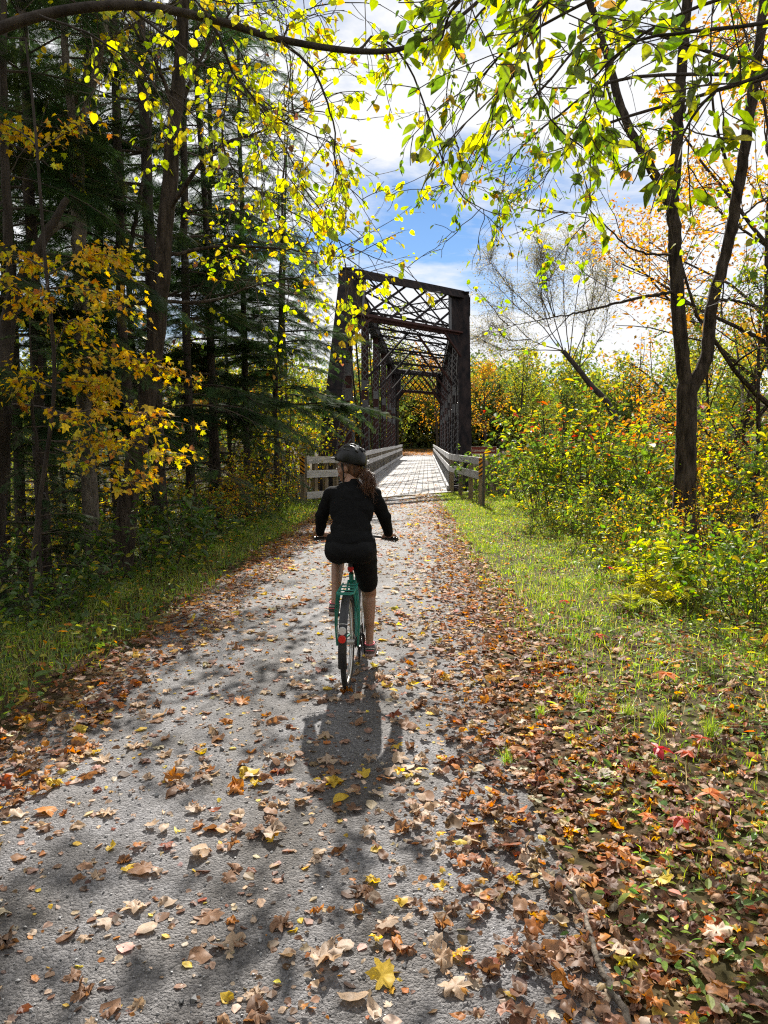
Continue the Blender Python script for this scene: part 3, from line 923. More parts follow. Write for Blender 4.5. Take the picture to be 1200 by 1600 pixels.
# ---- broadleaf prototypes
def broad_meshes(seed, Ht, r0, crown0, spread, pal, per, size, T=T_LEAF4, n1=9, n2=5, n3=0, bark='bark', wob=.1, ang=.9, droop=.3, mat_='leaf', grav=.25, sprd=.12, taper=.3):
    rng = np.random.default_rng(seed)
    tr, br, fo = MB(), MB(), MB()
    tp = poly(rng, (0, 0, -.5), (0, 0, 1), Ht * .92 + .5, 12, .035, .3)
    rad = np.maximum(r0 * (1 - np.linspace(0, 1, 13)) ** .8, .02); rad[0] *= 1.3
    tr.add(*tube(tp, rad, 9))
    tips = []
    sp = dict(levels=2 if n3 else 1, n=[n2, n3], t0=[.25, .2], ang=[.75, .7], lr=[.5, .5], grav=[grav, .05, 0], seg=6, wob=wob, taper=taper)
    for i in range(n1):
        t = crown0 + (1 - crown0) * (i + rng.random() * .8) / n1
        q, tg = at(tp, t)
        a = i * 2.4 + rng.uniform(-.4, .4)
        an = ang * (1.1 - .55 * t) * rng.uniform(.8, 1.2)
        d = np.array([math.cos(a) * math.sin(an), math.sin(a) * math.sin(an), math.cos(an)])
        f = (t - crown0) / (1 - crown0)
        L = spread * (math.sin(math.pi * min(1, .28 + .72 * f)) * .85 + .18) * rng.uniform(.8, 1.2)
        grow(rng, br, q, d, L, r0 * .38 * (1 - .6 * f), 0, sp, tips)
    leaves_on(rng, fo, tips, per, size, pal, T, spread=sprd, droop=droop)
    return tr.mesh('trunk', M[bark], True), br.mesh('branches', M[bark]), fo.mesh('crown', M[mat_])

# ---- shrubs
def shrub_meshes(seed, nst, Ht, base_r, lean, pal, per, size, T, n2=5, stem_r=.011, wob=.08, droop=.25, mat_='leaf', sprd=.03, t0=.25, topcol=None, up=.9, lr=.42):
    rng = np.random.default_rng(seed)
    st, fo, tips = MB(), MB(), []
    sp = dict(levels=1, n=[n2], t0=[t0], ang=[.75], lr=[lr], grav=[.0, .1], seg=6, wob=wob)
    for i in range(nst):
        a = rng.uniform(0, 2 * np.pi); rr = base_r * math.sqrt(rng.random())
        p = np.array([math.cos(a) * rr, math.sin(a) * rr, -.25])
        d = np.array([math.cos(a) * lean, math.sin(a) * lean, 1.0]) + rng.normal(0, .08, 3)
        grow(rng, st, p, d, Ht * rng.uniform(.6, 1.1) + .25, stem_r, 0, sp, tips, 4)
    leaves_on(rng, fo, tips, per, size, pal, T, spread=sprd, droop=droop, up=up)
    if topcol is not None:
        C = fo.C[0]; z = fo.V[0][:, 2]; zt = np.percentile(z, 98)
        nl = len(C) // len(T[0]); zc = z.reshape(nl, -1).mean(1)
        hit = (rng.random(nl) < np.clip((zc / zt - .5) * .5, 0, .18))
        Cn = pick(rng, topcol, nl)
        C.reshape(nl, -1, 3)[hit] = Cn[hit][:, None]
    return st.mesh('stems', M['twig']), fo.mesh('foliage', M[mat_])

def place_shrub(name, meshes, xy, label, rz=0, sc=1.0, group=None, cat='shrub', z=None):
    return place_tree(name, meshes, (xy[0], xy[1], H(xy[0], xy[1]) if z is None else z), label, rz, sc, group=group, cat=cat, names=('stems', 'foliage'))
# ------------------------------------------------------------------ wood beside the path
def gxy(px, D):
    p = P(px, 800, D); return float(p[0]), float(p[1])
def ground_at(px, D):
    x, y = gxy(px, D); return x, y, float(H(x, y))

hemA = hemlock_meshes(1, 19, .115, 3.2, 1.0, 3.3, .9)
hemB = hemlock_meshes(2, 22, .125, 3.8, 1.2, 3.7, .85)
hemC = hemlock_meshes(3, 9, .09, 1.0, .3, 2.3, 1.0)
hemD = hemlock_meshes(4, 12, .09, 2.7, 2.4, 3.2, 1.0)
hem_list = [
    # px, D, mesh, scale, rz, label
    (252, 13.5, hemB, 1.0, 0.3, 'big hemlock with straight dark trunk and limbs sweeping towards the bridge'),
    (-30, 9.6, hemA, 1.0, 1.4, 'dark hemlock trunk at the edge of the picture behind the yellow maple'),
    (190, 16.5, hemA, 1.05, 2.6, 'slim dark hemlock between the two tall bare trunks'),
    (95, 19.0, hemB, .95, 4.0, 'dark hemlock filling the gap behind the forked trunk'),
    (330, 19.5, hemA, .92, 5.2, 'dark hemlock with feathery crown against the white clouds'),
    (400, 27.5, hemA, .85, 3.3, 'grey green hemlock standing nearest the bridge portal'),
    (300, 16.0, hemA, .95, 1.9, 'hemlock close behind the big hemlock on its path side'),
    (30, 13.5, hemB, .85, 0.9, 'hemlock deep in the shade behind the maple sapling'),
    (70, 11.6, hemA, 1.0, 3.7, 'hemlock crowding beside the crooked snag'),
    (225, 21.0, hemB, .9, 5.5, 'hemlock showing between the leaning trunk and the big hemlock'),
    (150, 23.0, hemA, 1.0, 0.2, 'hemlock well back behind the forked trunk'),
    (365, 24.0, hemB, .66, 4.6, 'grey green hemlock between the leaning trunk and the golden saplings'),
    (5, 17.0, hemA, 1.0, 5.0, 'hemlock standing back at the very edge of the picture'),
    (388, 19.5, hemB, .78, 2.9, 'soft feathery hemlock right of the leaning trunk below the arching limb'),
    (432, 25.0, hemA, .84, 0.4, 'soft hemlock between the golden saplings and the bridge portal'),
    (345, 17.5, hemA, .9, 2.4, 'hemlock with feathery limbs reaching right below the arching limb'),
    (434, 20.0, hemD, .92, 0.7, 'hemlock whose feathery boughs overlap the bridge end post'),
    (450, 31.0, hemB, .8, 1.0, 'tall hemlock rising behind the golden saplings beside the bridge'),
    (140, 27.0, hemB, 1.0, 2.0, 'distant hemlock almost hidden in the dark wood'),
]
for px, D, me, sc, rz, lab in hem_list:
    x, y, z = ground_at(px, D)
    place_tree('hemlock_tree', me, (x, y, z), lab, rz, sc, (.035 * math.sin(px * 7.1), .04 * math.cos(px * 3.3)), group='hemlocks in the dark wood')
for px, D, sc, rz, lab in ((60, 8.4, .42, .5, 'small dark hemlock sapling with low fronds in deep shade'),
                          (0, 10.5, .62, 2.2, 'half-grown hemlock with drooping fronds at the picture edge'),
                          (150, 12.5, .40, 4.1, 'low hemlock sapling at the foot of the forked trunk'),
                          (240, 15.5, .5, 1.1, 'hemlock sapling in the gap right of the leaning trunk'), (100, 15.0, .6, 2.9, 'hemlock sapling in the gap left of the forked trunk'),
                          (415, 23.5, .55, 5.0, 'small feathery hemlock among the golden saplings')):
    x, y, z = ground_at(px, D)
    place_tree('hemlock_sapling', hemC, (x, y, z), lab, rz, sc, group='young hemlocks')

def trunk_tree(name, lines, rads, label, leaf=None, bark='bark', twigs=0, k=10, group=None, seed=0, tw=(.6, 1.3)):
    """A tree given by its trunk and limb lines (world points); twigs and leaves sprout from the limbs."""
    rng = np.random.default_rng(seed)
    base = np.array(lines[0][0])
    o = tree_obj(name, tuple(base), label, 'tree', group)
    tips = []
    tb, fo = MB(), MB()
    for i, (L, r) in enumerate(zip(lines, rads)):
        pts = smooth_line(L, max(10, 9 * len(L))) - base
        jit = rng.normal(0, .006, pts.shape); jit[0] = 0
        pts = pts + jit
        rr = np.interp(np.linspace(0, 1, len(pts)), np.linspace(0, 1, len(r)), r)
        mb = MB().add(*(rough_tube(pts, rr, 22, .055, seed + i) if i < 5 and rr.max() > .05 else tube(pts, rr, 7)))
        mb.build('trunk' if i == 0 else 'limb', M[bark], o, True)
        if i or twigs < 0:
            n = int(abs(twigs))
            for q in range(n):
                p, tg = at(pts, rng.uniform(.25, 1))
                d = nrm(tg * .6 + rng.normal(0, .6, 3) + [0, 0, .1])
                sp = dict(levels=1, n=[4], t0=[.25], ang=[.7], lr=[.45], grav=[.1, 0], seg=5, wob=.12)
                grow(rng, tb, p, d, rng.uniform(*tw), .008, 0, sp, tips, 4)
    if tips: tb.build('twigs', M['twig'], o)['kind'] = 'stuff'
    if leaf and tips:
        leaves_on(rng, fo, tips, leaf['per'], leaf['size'], leaf['pal'], leaf['T'], spread=.03, droop=leaf.get('droop', .4))
        fo.build('crown', M[leaf.get('mat', 'leaf')], o)
    return o

PALE_YEL = [(3, (.58, .46, .03)), (5, (.46, .47, .035)), (3.5, (.30, .39, .03)), (.6, (.45, .24, .03)), (.3, BRN)]
# two tall bare trunks of the left wood
D1 = 11.0
trunk_tree('forked_tree', [[P(160, 1010, D1), P(148, 880, D1), P(132, 640, D1), P(126, 420, D1), P(118, 205, D1)],
                           [P(118, 215, D1), P(103, 100, D1), P(98, -60, D1), P(90, -260, D1 + .6)],
                           [P(120, 215, D1), P(150, 110, D1 + .1), P(178, -40, D1 + .3), P(200, -240, D1 + 1)],
                           [P(128, 330, D1), P(70, 375, D1 - .3), P(40, 470, D1 - .5)],
                           [P(118, 160, D1), P(150, 80, D1 - .5), P(240, 20, D1 - 1), P(330, -30, D1 - 1.4)]],
           [[.19, .125, .105, .10, .095], [.06, .05, .035, .02], [.055, .045, .03, .02], [.05, .035, .01], [.03, .02, .012, .005]],
           'slender grey-brown trunk forking high above the yellow maple', dict(per=2.6, size=.065, pal=PALE_YEL, T=T_ROUND), 'barkgrey', 12, seed=21, tw=(.8, 1.8))
D2 = 10.2
trunk_tree('leaning_tree', [[P(185, 905, D2), P(208, 740, D2), P(240, 560, D2), P(256, 380, D2), P(272, 200, D2), P(284, 60, D2), P(292, -160, D2)],
                            [P(262, 330, D2), P(330, 240, D2 - .4), P(420, 200, D2 - .7), P(500, 160, D2 - .9)],
                            [P(268, 240, D2), P(300, 120, D2 + .5), P(360, 20, D2 + .8), P(420, -60, D2 + 1)],
                            [P(255, 400, D2), P(350, 385, D2 + .4), P(450, 390, D2 + .8), P(555, 405, D2 + 1)],
                            [P(250, 470, D2), P(330, 470, D2 + .6), P(420, 440, D2 + 1.2), P(505, 430, D2 + 1.6)],
                            [P(275, 180, D2), P(240, 90, D2 - .3), P(190, 20, D2 - .5)]],
           [[.17, .13, .115, .105, .095, .08, .05], [.035, .025, .012, .004], [.035, .025, .015, .01], [.03, .02, .012, .004], [.025, .02, .01, .004], [.03, .02, .01]],
           'tall brown trunk leaning towards the path in front of the hemlocks', dict(per=4.0, size=.065, pal=PALE_YEL, T=T_ROUND), 'bark', 20, seed=22, tw=(.8, 1.8))
D3 = 12.6
trunk_tree('bare_tree', [[P(198, 860, D3), P(205, 700, D3), P(190, 500, D3), P(186, 300, D3), P(178, 80, D3), P(172, -120, D3)],
                         [P(190, 450, D3), P(215, 330, D3), P(235, 200, D3), P(250, 60, D3)]],
           [[.11, .085, .075, .07, .06, .03], [.04, .035, .025, .015]], 'thin dark trunk between the forked and the leaning trunks', None, 'barkdark', 5, seed=23)
D4 = 9.0
trunk_tree('broken_snag', [[P(-20, 960, D4), P(0, 760, D4), P(8, 560, D4), P(20, 470, D4), P(60, 390, D4), P(105, 310, D4)],
                           [P(20, 470, D4), P(10, 300, D4), P(6, 120, D4), P(4, -60, D4)]],
           [[.12, .10, .09, .085, .06, .035], [.06, .05, .04, .03]], 'dark crooked trunk at the picture edge bending over behind yellow leaves', None, 'barkdark', 5, seed=24)

# yellow maple sapling in front of the dark wood
MPAL = [(5, (.62, .40, .02)), (2, (.60, .30, .02)), (3, (.50, .44, .03)), (1, (.30, .33, .03)), (.5, (.46, .17, .03)), (.3, (.25, .13, .05))]
def maple():
    rng = np.random.default_rng(5)
    D = 7.6
    base = P(40, 1000, D); base[2] = H(base[0], base[1]) - .1
    o = tree_obj('maple_sapling', tuple(base), 'young maple with tiers of golden yellow leaves in front of dark trunks', 'tree')
    stem = smooth_line([base, P(60, 800, D), P(85, 600, D), P(70, 400, D), P(55, 200, D), P(40, 60, D)], 30) - base
    MB().add(*tube(stem, np.linspace(.028, .010, 30), 7)).build('trunk', M['barkdark'], o, True)
    tiers = [  # tier line, width, leaves
        ([(60, 230), (30, 205), (-10, 185)], 150), ([(55, 240), (90, 215), (125, 195)], 80),
        ([(75, 420), (30, 400), (-20, 400)], 170), ([(75, 430), (130, 400), (190, 400)], 190), ([(80, 450), (130, 450), (215, 490)], 170), ([(75, 440), (60, 470), (-10, 440)], 120),
        ([(80, 590), (130, 560), (215, 560), (275, 585)], 230), ([(80, 600), (140, 600), (225, 650)], 210), ([(82, 605), (40, 590), (20, 610)], 110),
        ([(85, 650), (160, 640), (250, 655)], 150), ([(85, 690), (180, 690), (290, 720)], 170), ([(85, 700), (160, 730), (230, 770)], 110), ([(80, 560), (110, 500), (150, 520)], 90)]
    br, fo = MB(), MB(); tips = []
    for L, n in tiers:
        dep = rng.uniform(-.8, .8)
        pts = smooth_line([P(a, b, D + dep * i / (len(L) - 1)) for i, (a, b) in enumerate(L)], 10) - base
        br.add(*tube(pts, np.linspace(.010, .003, 10), 4))
        loc = []
        for j in range(16):
            q, tg = at(pts, rng.uniform(.15, 1))
            sd = nrm(np.cross(tg, [0, 0, 1])) * rng.choice([-1, 1])
            d = nrm(tg * .7 + sd * .8 + rng.normal(0, .25, 3))
            tw = poly(rng, q, d, rng.uniform(.18, .5), 4, .08, -.15)
            br.add(*tube(tw, np.linspace(.004, .002, 5), 3)); loc.append(tw)
        leaves_on(rng, fo, loc, n / 13, .052, MPAL, T_MAPLE, spread=.05, droop=.45, up=.8)
    br.build('branches', M['twig'], o)['kind'] = 'stuff'; fo.build('crown', M['leaf'], o)
maple()

# ---- trees overhead: a limb from the wood arching over the path, hung with yellow leaves
def overhead():
    rng = np.random.default_rng(8)
    D = 5.6
    base = np.array([-5.6, 5.2, float(H(-5.6, 5.2)) - .2])
    o = tree_obj('arching_tree', tuple(base), 'tree whose dark limb arches over the path with hanging yellow leaves', 'tree')
    tr = smooth_line([base, base + [.1, .1, 2.5], base + [.25, .2, 4.6], P(-260, 120, 5.3), P(-300, -250, 5.2)], 24) - base
    MB().add(*tube(tr, np.linspace(.17, .09, 24), 9)).build('trunk', M['bark'], o, True)
    main = [P(-260, 140, 5.3), P(-80, 75, 5.4), P(60, 25, 5.5), P(200, 8, 5.6), P(330, 30, 5.7), P(440, 62, 5.8), P(560, 80, 5.9), P(640, 72, 6.0), P(720, 25, 6.1), P(790, -40, 6.2)]
    mp_ = smooth_line(main, 50) - base
    MB().add(*tube(mp_, np.linspace(.045, .011, 50), 8)).build('limb', M['barkdark'], o, True)
    subs = [  # hanging side limbs: points and depth
        ([(440, 62), (490, 110), (520, 190), (530, 270), (575, 330)], 5.8, .012),
        ([(560, 80), (590, 60), (640, 110), (680, 230), (720, 310), (790, 345)], 5.9, .011),
        ([(330, 30), (370, 120), (430, 180), (520, 230)], 5.9, .012),
        ([(200, 8), (300, 90), (400, 170), (470, 290), (560, 380)], 6.4, .012),
        ([(60, 25), (160, 70), (250, 140), (330, 210)], 5.2, .010),
        ([(330, 30), (300, -10), (360, 10), (450, 0)], 5.5, .008),
        ([(440, 62), (470, 30), (520, 15), (600, 20)], 5.9, .008),
        ([(360, 120), (350, 230), (400, 300), (480, 350), (560, 400), (640, 425)], 6.8, .009),
        ([(470, 290), (520, 360), (540, 430), (560, 470)], 6.6, .006),
        ([(400, 170), (450, 180), (500, 200), (530, 230)], 6.3, .007), ([(360, 60), (390, 110), (400, 180), (420, 260)], 6.2, .007), ([(300, 20), (330, 80), (380, 160), (440, 250), (500, 330)], 7.2, .008)]
    tb, fo = MB(), MB(); tips = []; lm = []
    for L, d, r in subs:
        pts = smooth_line([P(a, b, d + .12 * i) for i, (a, b) in enumerate(L)], 22) - base
        pts += np.cumsum(rng.normal(0, .006, pts.shape), 0)
        MB().add(*tube(pts, np.linspace(r, .003, 22), 5)).build('limb', M['barkdark'], o, True)
        sp = dict(levels=1, n=[3], t0=[.3], ang=[.7], lr=[.5], grav=[-.25, -.2], seg=5, wob=.14)
        for j in range(int(5 + 2.2 * len(L))):
            q, tg = at(pts, rng.uniform(.1, 1))
            dd = nrm(tg * .5 + rng.normal(0, .55, 3) + [0, 0, -.25])
            grow(rng, tb, q, dd, rng.uniform(.2, .65), .0035, 0, sp, tips, 4)
        lm.append(pts)
    tb.build('twigs', M['twig'], o)['kind'] = 'stuff'
    leaves_on(rng, fo, tips, 1.9, .052, PALE_YEL, T_ROUND, spread=.02, droop=.7, up=.5, szvar=.3)
    # further clusters along the left upper canopy
    fo.build('crown', M['leaf'], o)
overhead()

# bigger leaved boughs over the right of the path
def bough(name, base, trunk_pts, limbs, label, pal, size, T, per, seed, ntw, tw, r=.016, droop=.5, up=.5, mat_='leafgloss', tr=.13):
    rng = np.random.default_rng(seed)
    base = np.array([base[0], base[1], float(H(base[0], base[1])) - .2])
    o = tree_obj(name, tuple(base), label, 'tree')
    pts = smooth_line([base] + trunk_pts, 24) - base
    MB().add(*tube(pts, np.linspace(tr, tr * .5, 24), 9)).build('trunk', M['bark'], o, True)
    tb, fo = MB(), MB(); tips = []
    for L in limbs:
        p = smooth_line(L, 18) - base
        p += np.cumsum(rng.normal(0, .006, p.shape), 0)
        MB().add(*tube(p, np.linspace(r, .004, 18), 6)).build('limb', M['barkdark'], o, True)
        sp = dict(levels=1, n=[3], t0=[.25], ang=[.7], lr=[.5], grav=[-.1, -.15], seg=5, wob=.1)
        for j in range(ntw):
            q, tg = at(p, rng.uniform(.15, 1))
            dd = nrm(tg * .6 + rng.normal(0, .5, 3) * [1, 1, .6] + [0, 0, -.1])
            grow(rng, tb, q, dd, rng.uniform(*tw), .0028, 0, sp, tips, 4)
    tb.build('twigs', M['twig'], o)['kind'] = 'stuff'
    leaves_on(rng, fo, tips, per, size, pal, T, spread=.015, droop=droop, up=up)
    fo.build('crown', M[mat_], o)
    return o
GP = [(3, (.09, .14, .02)), (4, (.17, .23, .025)), (3, (.28, .32, .03)), (1.5, (.44, .41, .04)), (.5, (.56, .40, .03)), (.3, (.30, .16, .05))]
T1 = np.array(P(1400, 100, 3.6))
bough('elm_tree', (3.1, 3.5), [np.array([3.05, 3.5, 2.5]), np.array([2.9, 3.5, 4.6]), np.array([2.6, 3.5, 6.5])],
      [[P(1420, 60, 3.5), P(1300, 30, 3.4), P(1150, 40, 3.3), P(1020, 60, 3.3), P(930, 130, 3.4)],
       [P(1420, 60, 3.5), P(1300, -40, 3.6), P(1100, -50, 3.6), P(920, -10, 3.6), P(800, 60, 3.7), P(740, 130, 3.8)],
       [P(1400, -100, 3.8), P(1150, -100, 4.0), P(950, -40, 4.1), P(820, 40, 4.2), P(850, 180, 4.3), P(930, 250, 4.3)],
       [P(1400, -100, 3.8), P(1100, -140, 4.2), P(850, -60, 4.4), P(720, 10, 4.5), P(660, 60, 4.6)],
       [P(1400, -120, 3.6), P(1100, -160, 3.4), P(900, -120, 3.3), P(780, -60, 3.3), P(700, 10, 3.3), P(660, 70, 3.4)],
       [P(1400, -120, 3.6), P(1050, -120, 3.2), P(900, -40, 3.1), P(830, 60, 3.1), P(790, 150, 3.2)],
       [P(1400, 100, 3.4), P(1280, 90, 3.2), P(1180, 110, 3.1), P(1080, 150, 3.1), P(1040, 210, 3.1)],
       [P(1400, 0, 3.6), P(1200, -20, 3.9), P(1050, 20, 4.0), P(960, 100, 4.1), P(990, 200, 4.1)]],
      'tree with large toothed green leaves hanging into the top corner of the view', GP, .068, T_OVAL, 3.4, 31, 12, (.22, .55), .011, droop=.35, up=.8)
bough('birch_tree', (3.9, 8.4), [np.array([3.9, 8.4, 2.5]), np.array([3.7, 8.3, 5.0]), np.array([3.3, 8.2, 8])],
      [[np.array([3.6, 8.3, 5.5]), P(960, 40, 8.2), P(850, 130, 8.0), P(760, 220, 7.9), P(715, 290, 7.9)],
       [np.array([3.6, 8.3, 5.5]), P(980, 120, 8.3), P(880, 170, 8.2), P(800, 240, 8.1), P(780, 290, 8.1)],
       [np.array([3.6, 8.3, 5.5]), P(960, 190, 8.4), P(880, 240, 8.4), P(840, 290, 8.4)],
       [np.array([3.4, 8.2, 7.0]), P(900, -60, 8.2), P(760, 0, 8.2), P(700, 100, 8.1), P(690, 180, 8.1)],
       [np.array([3.4, 8.2, 7.0]), P(940, -100, 8.4), P(830, -80, 8.4), P(760, -40, 8.4), P(700, 20, 8.4)]],
      'tree with small green leaves in drooping sprays above the right railing', [(4, (.10, .17, .02)), (2, (.24, .28, .03)), (1, (.5, .38, .03)), (.5, (.3, .15, .04))], .058, T_LEAF6, 4.4, 32, 19, (.4, 1.0), .02, tr=.09)

# ---- the forked tree on the right
Df = 12.0
FT = dict(per=2.0, size=.085, pal=[(3, (.22, .32, .03)), (2, (.42, .42, .03)), (1, (.55, .40, .03)), (1, (.10, .18, .02))], T=T_ROUND)
trunk_tree('forked_hardwood', [[P(1068, 868, Df), P(1069, 800, Df), P(1072, 700, Df), P(1074, 600, Df)],
                               [P(1074, 615, Df), P(1062, 520, Df), P(1055, 400, Df), P(1050, 310, Df)],
                               [P(1078, 612, Df), P(1103, 560, Df), P(1112, 480, Df), P(1135, 390, Df), P(1158, 270, Df - .2), P(1180, 120, Df - .4), P(1200, -60, Df - .5)],
                               [P(1050, 325, Df), P(1058, 220, Df), P(1066, 100, Df), P(1078, -60, Df), P(1085, -200, Df)],
                               [P(1050, 325, Df), P(1015, 260, Df), P(975, 180, Df), P(940, 60, Df + .2), P(900, -60, Df + .3)],
                               [P(1062, 455, Df), P(1000, 465, Df - .2), P(920, 485, Df - .3), P(870, 495, Df - .4), P(790, 510, Df - .4)],
                               [P(1110, 470, Df), P(1150, 470, Df - .3), P(1210, 490, Df - .5)],
                               [P(1055, 400, Df), P(990, 390, Df - .6), P(930, 340, Df - .8), P(880, 330, Df - 1)],
                               [P(1135, 390, Df), P(1170, 330, Df + .4), P(1230, 290, Df + .6)],
                               [P(1060, 190, Df), P(1100, 120, Df + .5), P(1160, 60, Df + .8), P(1210, 40, Df + 1)],
                               [P(1150, 300, Df - .2), P(1120, 200, Df - .6), P(1110, 90, Df - 1), P(1120, -40, Df - 1.2)]],
           [[.215, .17, .155, .147], [.108, .103, .098, .092], [.108, .095, .087, .082, .077, .072, .055], [.085, .08, .075, .07, .06], [.075, .068, .06, .055, .05],
            [.028, .022, .016, .01, .003], [.03, .02, .01], [.02, .014, .008, .003], [.02, .015, .01], [.022, .016, .01, .005], [.025, .02, .012, .008]],
           'thick dark trunk on the right forking low and again higher up', FT, 'bark', 8, 12, seed=41, tw=(.7, 1.6))

# ---- background trees
ORP = [(4, (.44, .20, .04)), (3, (.48, .28, .05)), (3, (.30, .14, .04)), (1.5, (.32, .29, .05))]
GRP = [(3, (.16, .19, .035)), (3, (.25, .25, .04)), (2, (.09, .13, .03)), (1, (.38, .30, .04))]
YLP = [(3, (.44, .34, .04)), (3, (.32, .32, .05)), (3, (.18, .22, .03)), (.6, (.44, .22, .04))]
DGP = [(3, (.05, .08, .025)), (2, (.08, .11, .03)), (1, (.14, .16, .03))]
far_or = broad_meshes(51, 14, .22, .15, 5.0, ORP, 20, .30, T_LEAF4, 13, 6, 0, sprd=.45)
far_gr = broad_meshes(52, 15, .24, .15, 5.2, GRP, 20, .30, T_LEAF4, 13, 6, 0, sprd=.45)
far_yl = broad_meshes(53, 12, .20, .12, 4.6, YLP, 20, .28, T_LEAF4, 13, 6, 0, sprd=.45)
far_dk = broad_meshes(54, 14, .22, .10, 4.4, DGP, 24, .30, T_LEAF4, 14, 6, 0, sprd=.45)
mid_or = broad_meshes(55, 14, .20, .14, 5.2, ORP, 20, .115, T_LEAF4, 15, 8, 3, sprd=.16)
mid_gr = broad_meshes(57, 9, .12, .12, 3.4, [(3, (.10, .15, .03)), (3, (.18, .22, .035)), (2, (.30, .30, .04)), (.7, (.42, .24, .04))], 12, .10, T_LEAF6, 12, 6, 3, sprd=.10)
mid_yl = broad_meshes(56, 9, .12, .12, 3.4, YLP, 12, .10, T_LEAF6, 12, 6, 3, sprd=.10)
fir = hemlock_meshes(61, 16, .2, .6, .4, 3.0, .55)

def bg(name, me, px, D, label, sc=1.0, rz=0, group=None, z=None):
    x, y, zz = ground_at(px, D)
    return place_tree(name, me, (x, y, zz if z is None else z), label, rz, sc, group=group)
# across the river, framed by the bridge and beside it
bg('orange_maple', far_or, 682, 97, 'bright orange maple beside the far end of the bridge deck', .9, .4)
bg('orange_maple', far_or, 757, 96, 'orange tree just beyond the portal post above the river sign', .82, 2.0)
bg('leafy_tree', far_gr, 622, 104, 'olive green tree framed in the bridge opening on the far bank', 1.0, 1.0)
bg('spruce_tree', fir, 655, 128, 'dark evergreen at the end of the path seen through the bridge', .75, 0)
bg('leafy_tree', far_gr, 812, 98, 'olive tree left of the grey twiggy willow on the far bank', .92, 3.0)
bg('leafy_tree', far_gr, 850, 92, 'olive bushy tree below the grey twiggy willow', .85, 5.0)
bg('leafy_tree', far_dk, 880, 95, 'dark green tree behind the twiggy willow trunk', .9, .8)
bg('spruce_tree', fir, 992, 105, 'dark pointed evergreen rising above the bushes beside the thick trunk', 1.0, 1.2)
bg('leafy_tree', far_gr, 590, 112, 'green and gold tree behind the bridge lattice', 1.25, 2.2)
bg('leafy_tree', far_dk, 950, 100, 'dark green tree low on the far bank behind the big bush', .9, 1.2)
bg('orange_oak', mid_or, 1120, 24, 'tall rust orange oak behind the thick forked trunk', 1.0, .2, z=-1.2)
bg('orange_oak', mid_or, 1235, 17.5, 'rust orange oak at the right edge behind the leaning limb', 1.0, 2.6, z=-1.2)
bg('leafy_tree', mid_gr, 1050, 42, 'dull green tree between evergreen and forked trunk', .8, 4.2)
bg('thicket_tree', mid_gr, 1180, 18, 'yellow and green thicket tree low behind the forked trunk', .75, 1.0)
bg('thicket_tree', mid_gr, 1110, 22, 'dull green thicket tree between the big bush and the forked trunk', .72, 3.0)
# yellow understorey glowing behind the dark wood
for i, (px, D, sc, lab) in enumerate(((60, 30, .95, 'yellow tree glimmering behind the picture-edge hemlocks'), (170, 34, 1.0, 'yellow tree glimmering behind the forked trunk'),
                                      (300, 32, .8, 'yellow tree glimmering behind the leaning trunk'), (390, 30, .62, 'low yellow tree between the hemlocks and the bridge'),
                                      (-40, 24, .9, 'yellow tree deep in the wood at the picture edge'))):
    bg('understorey_tree', mid_yl, px, D, lab, sc, i * 1.7)

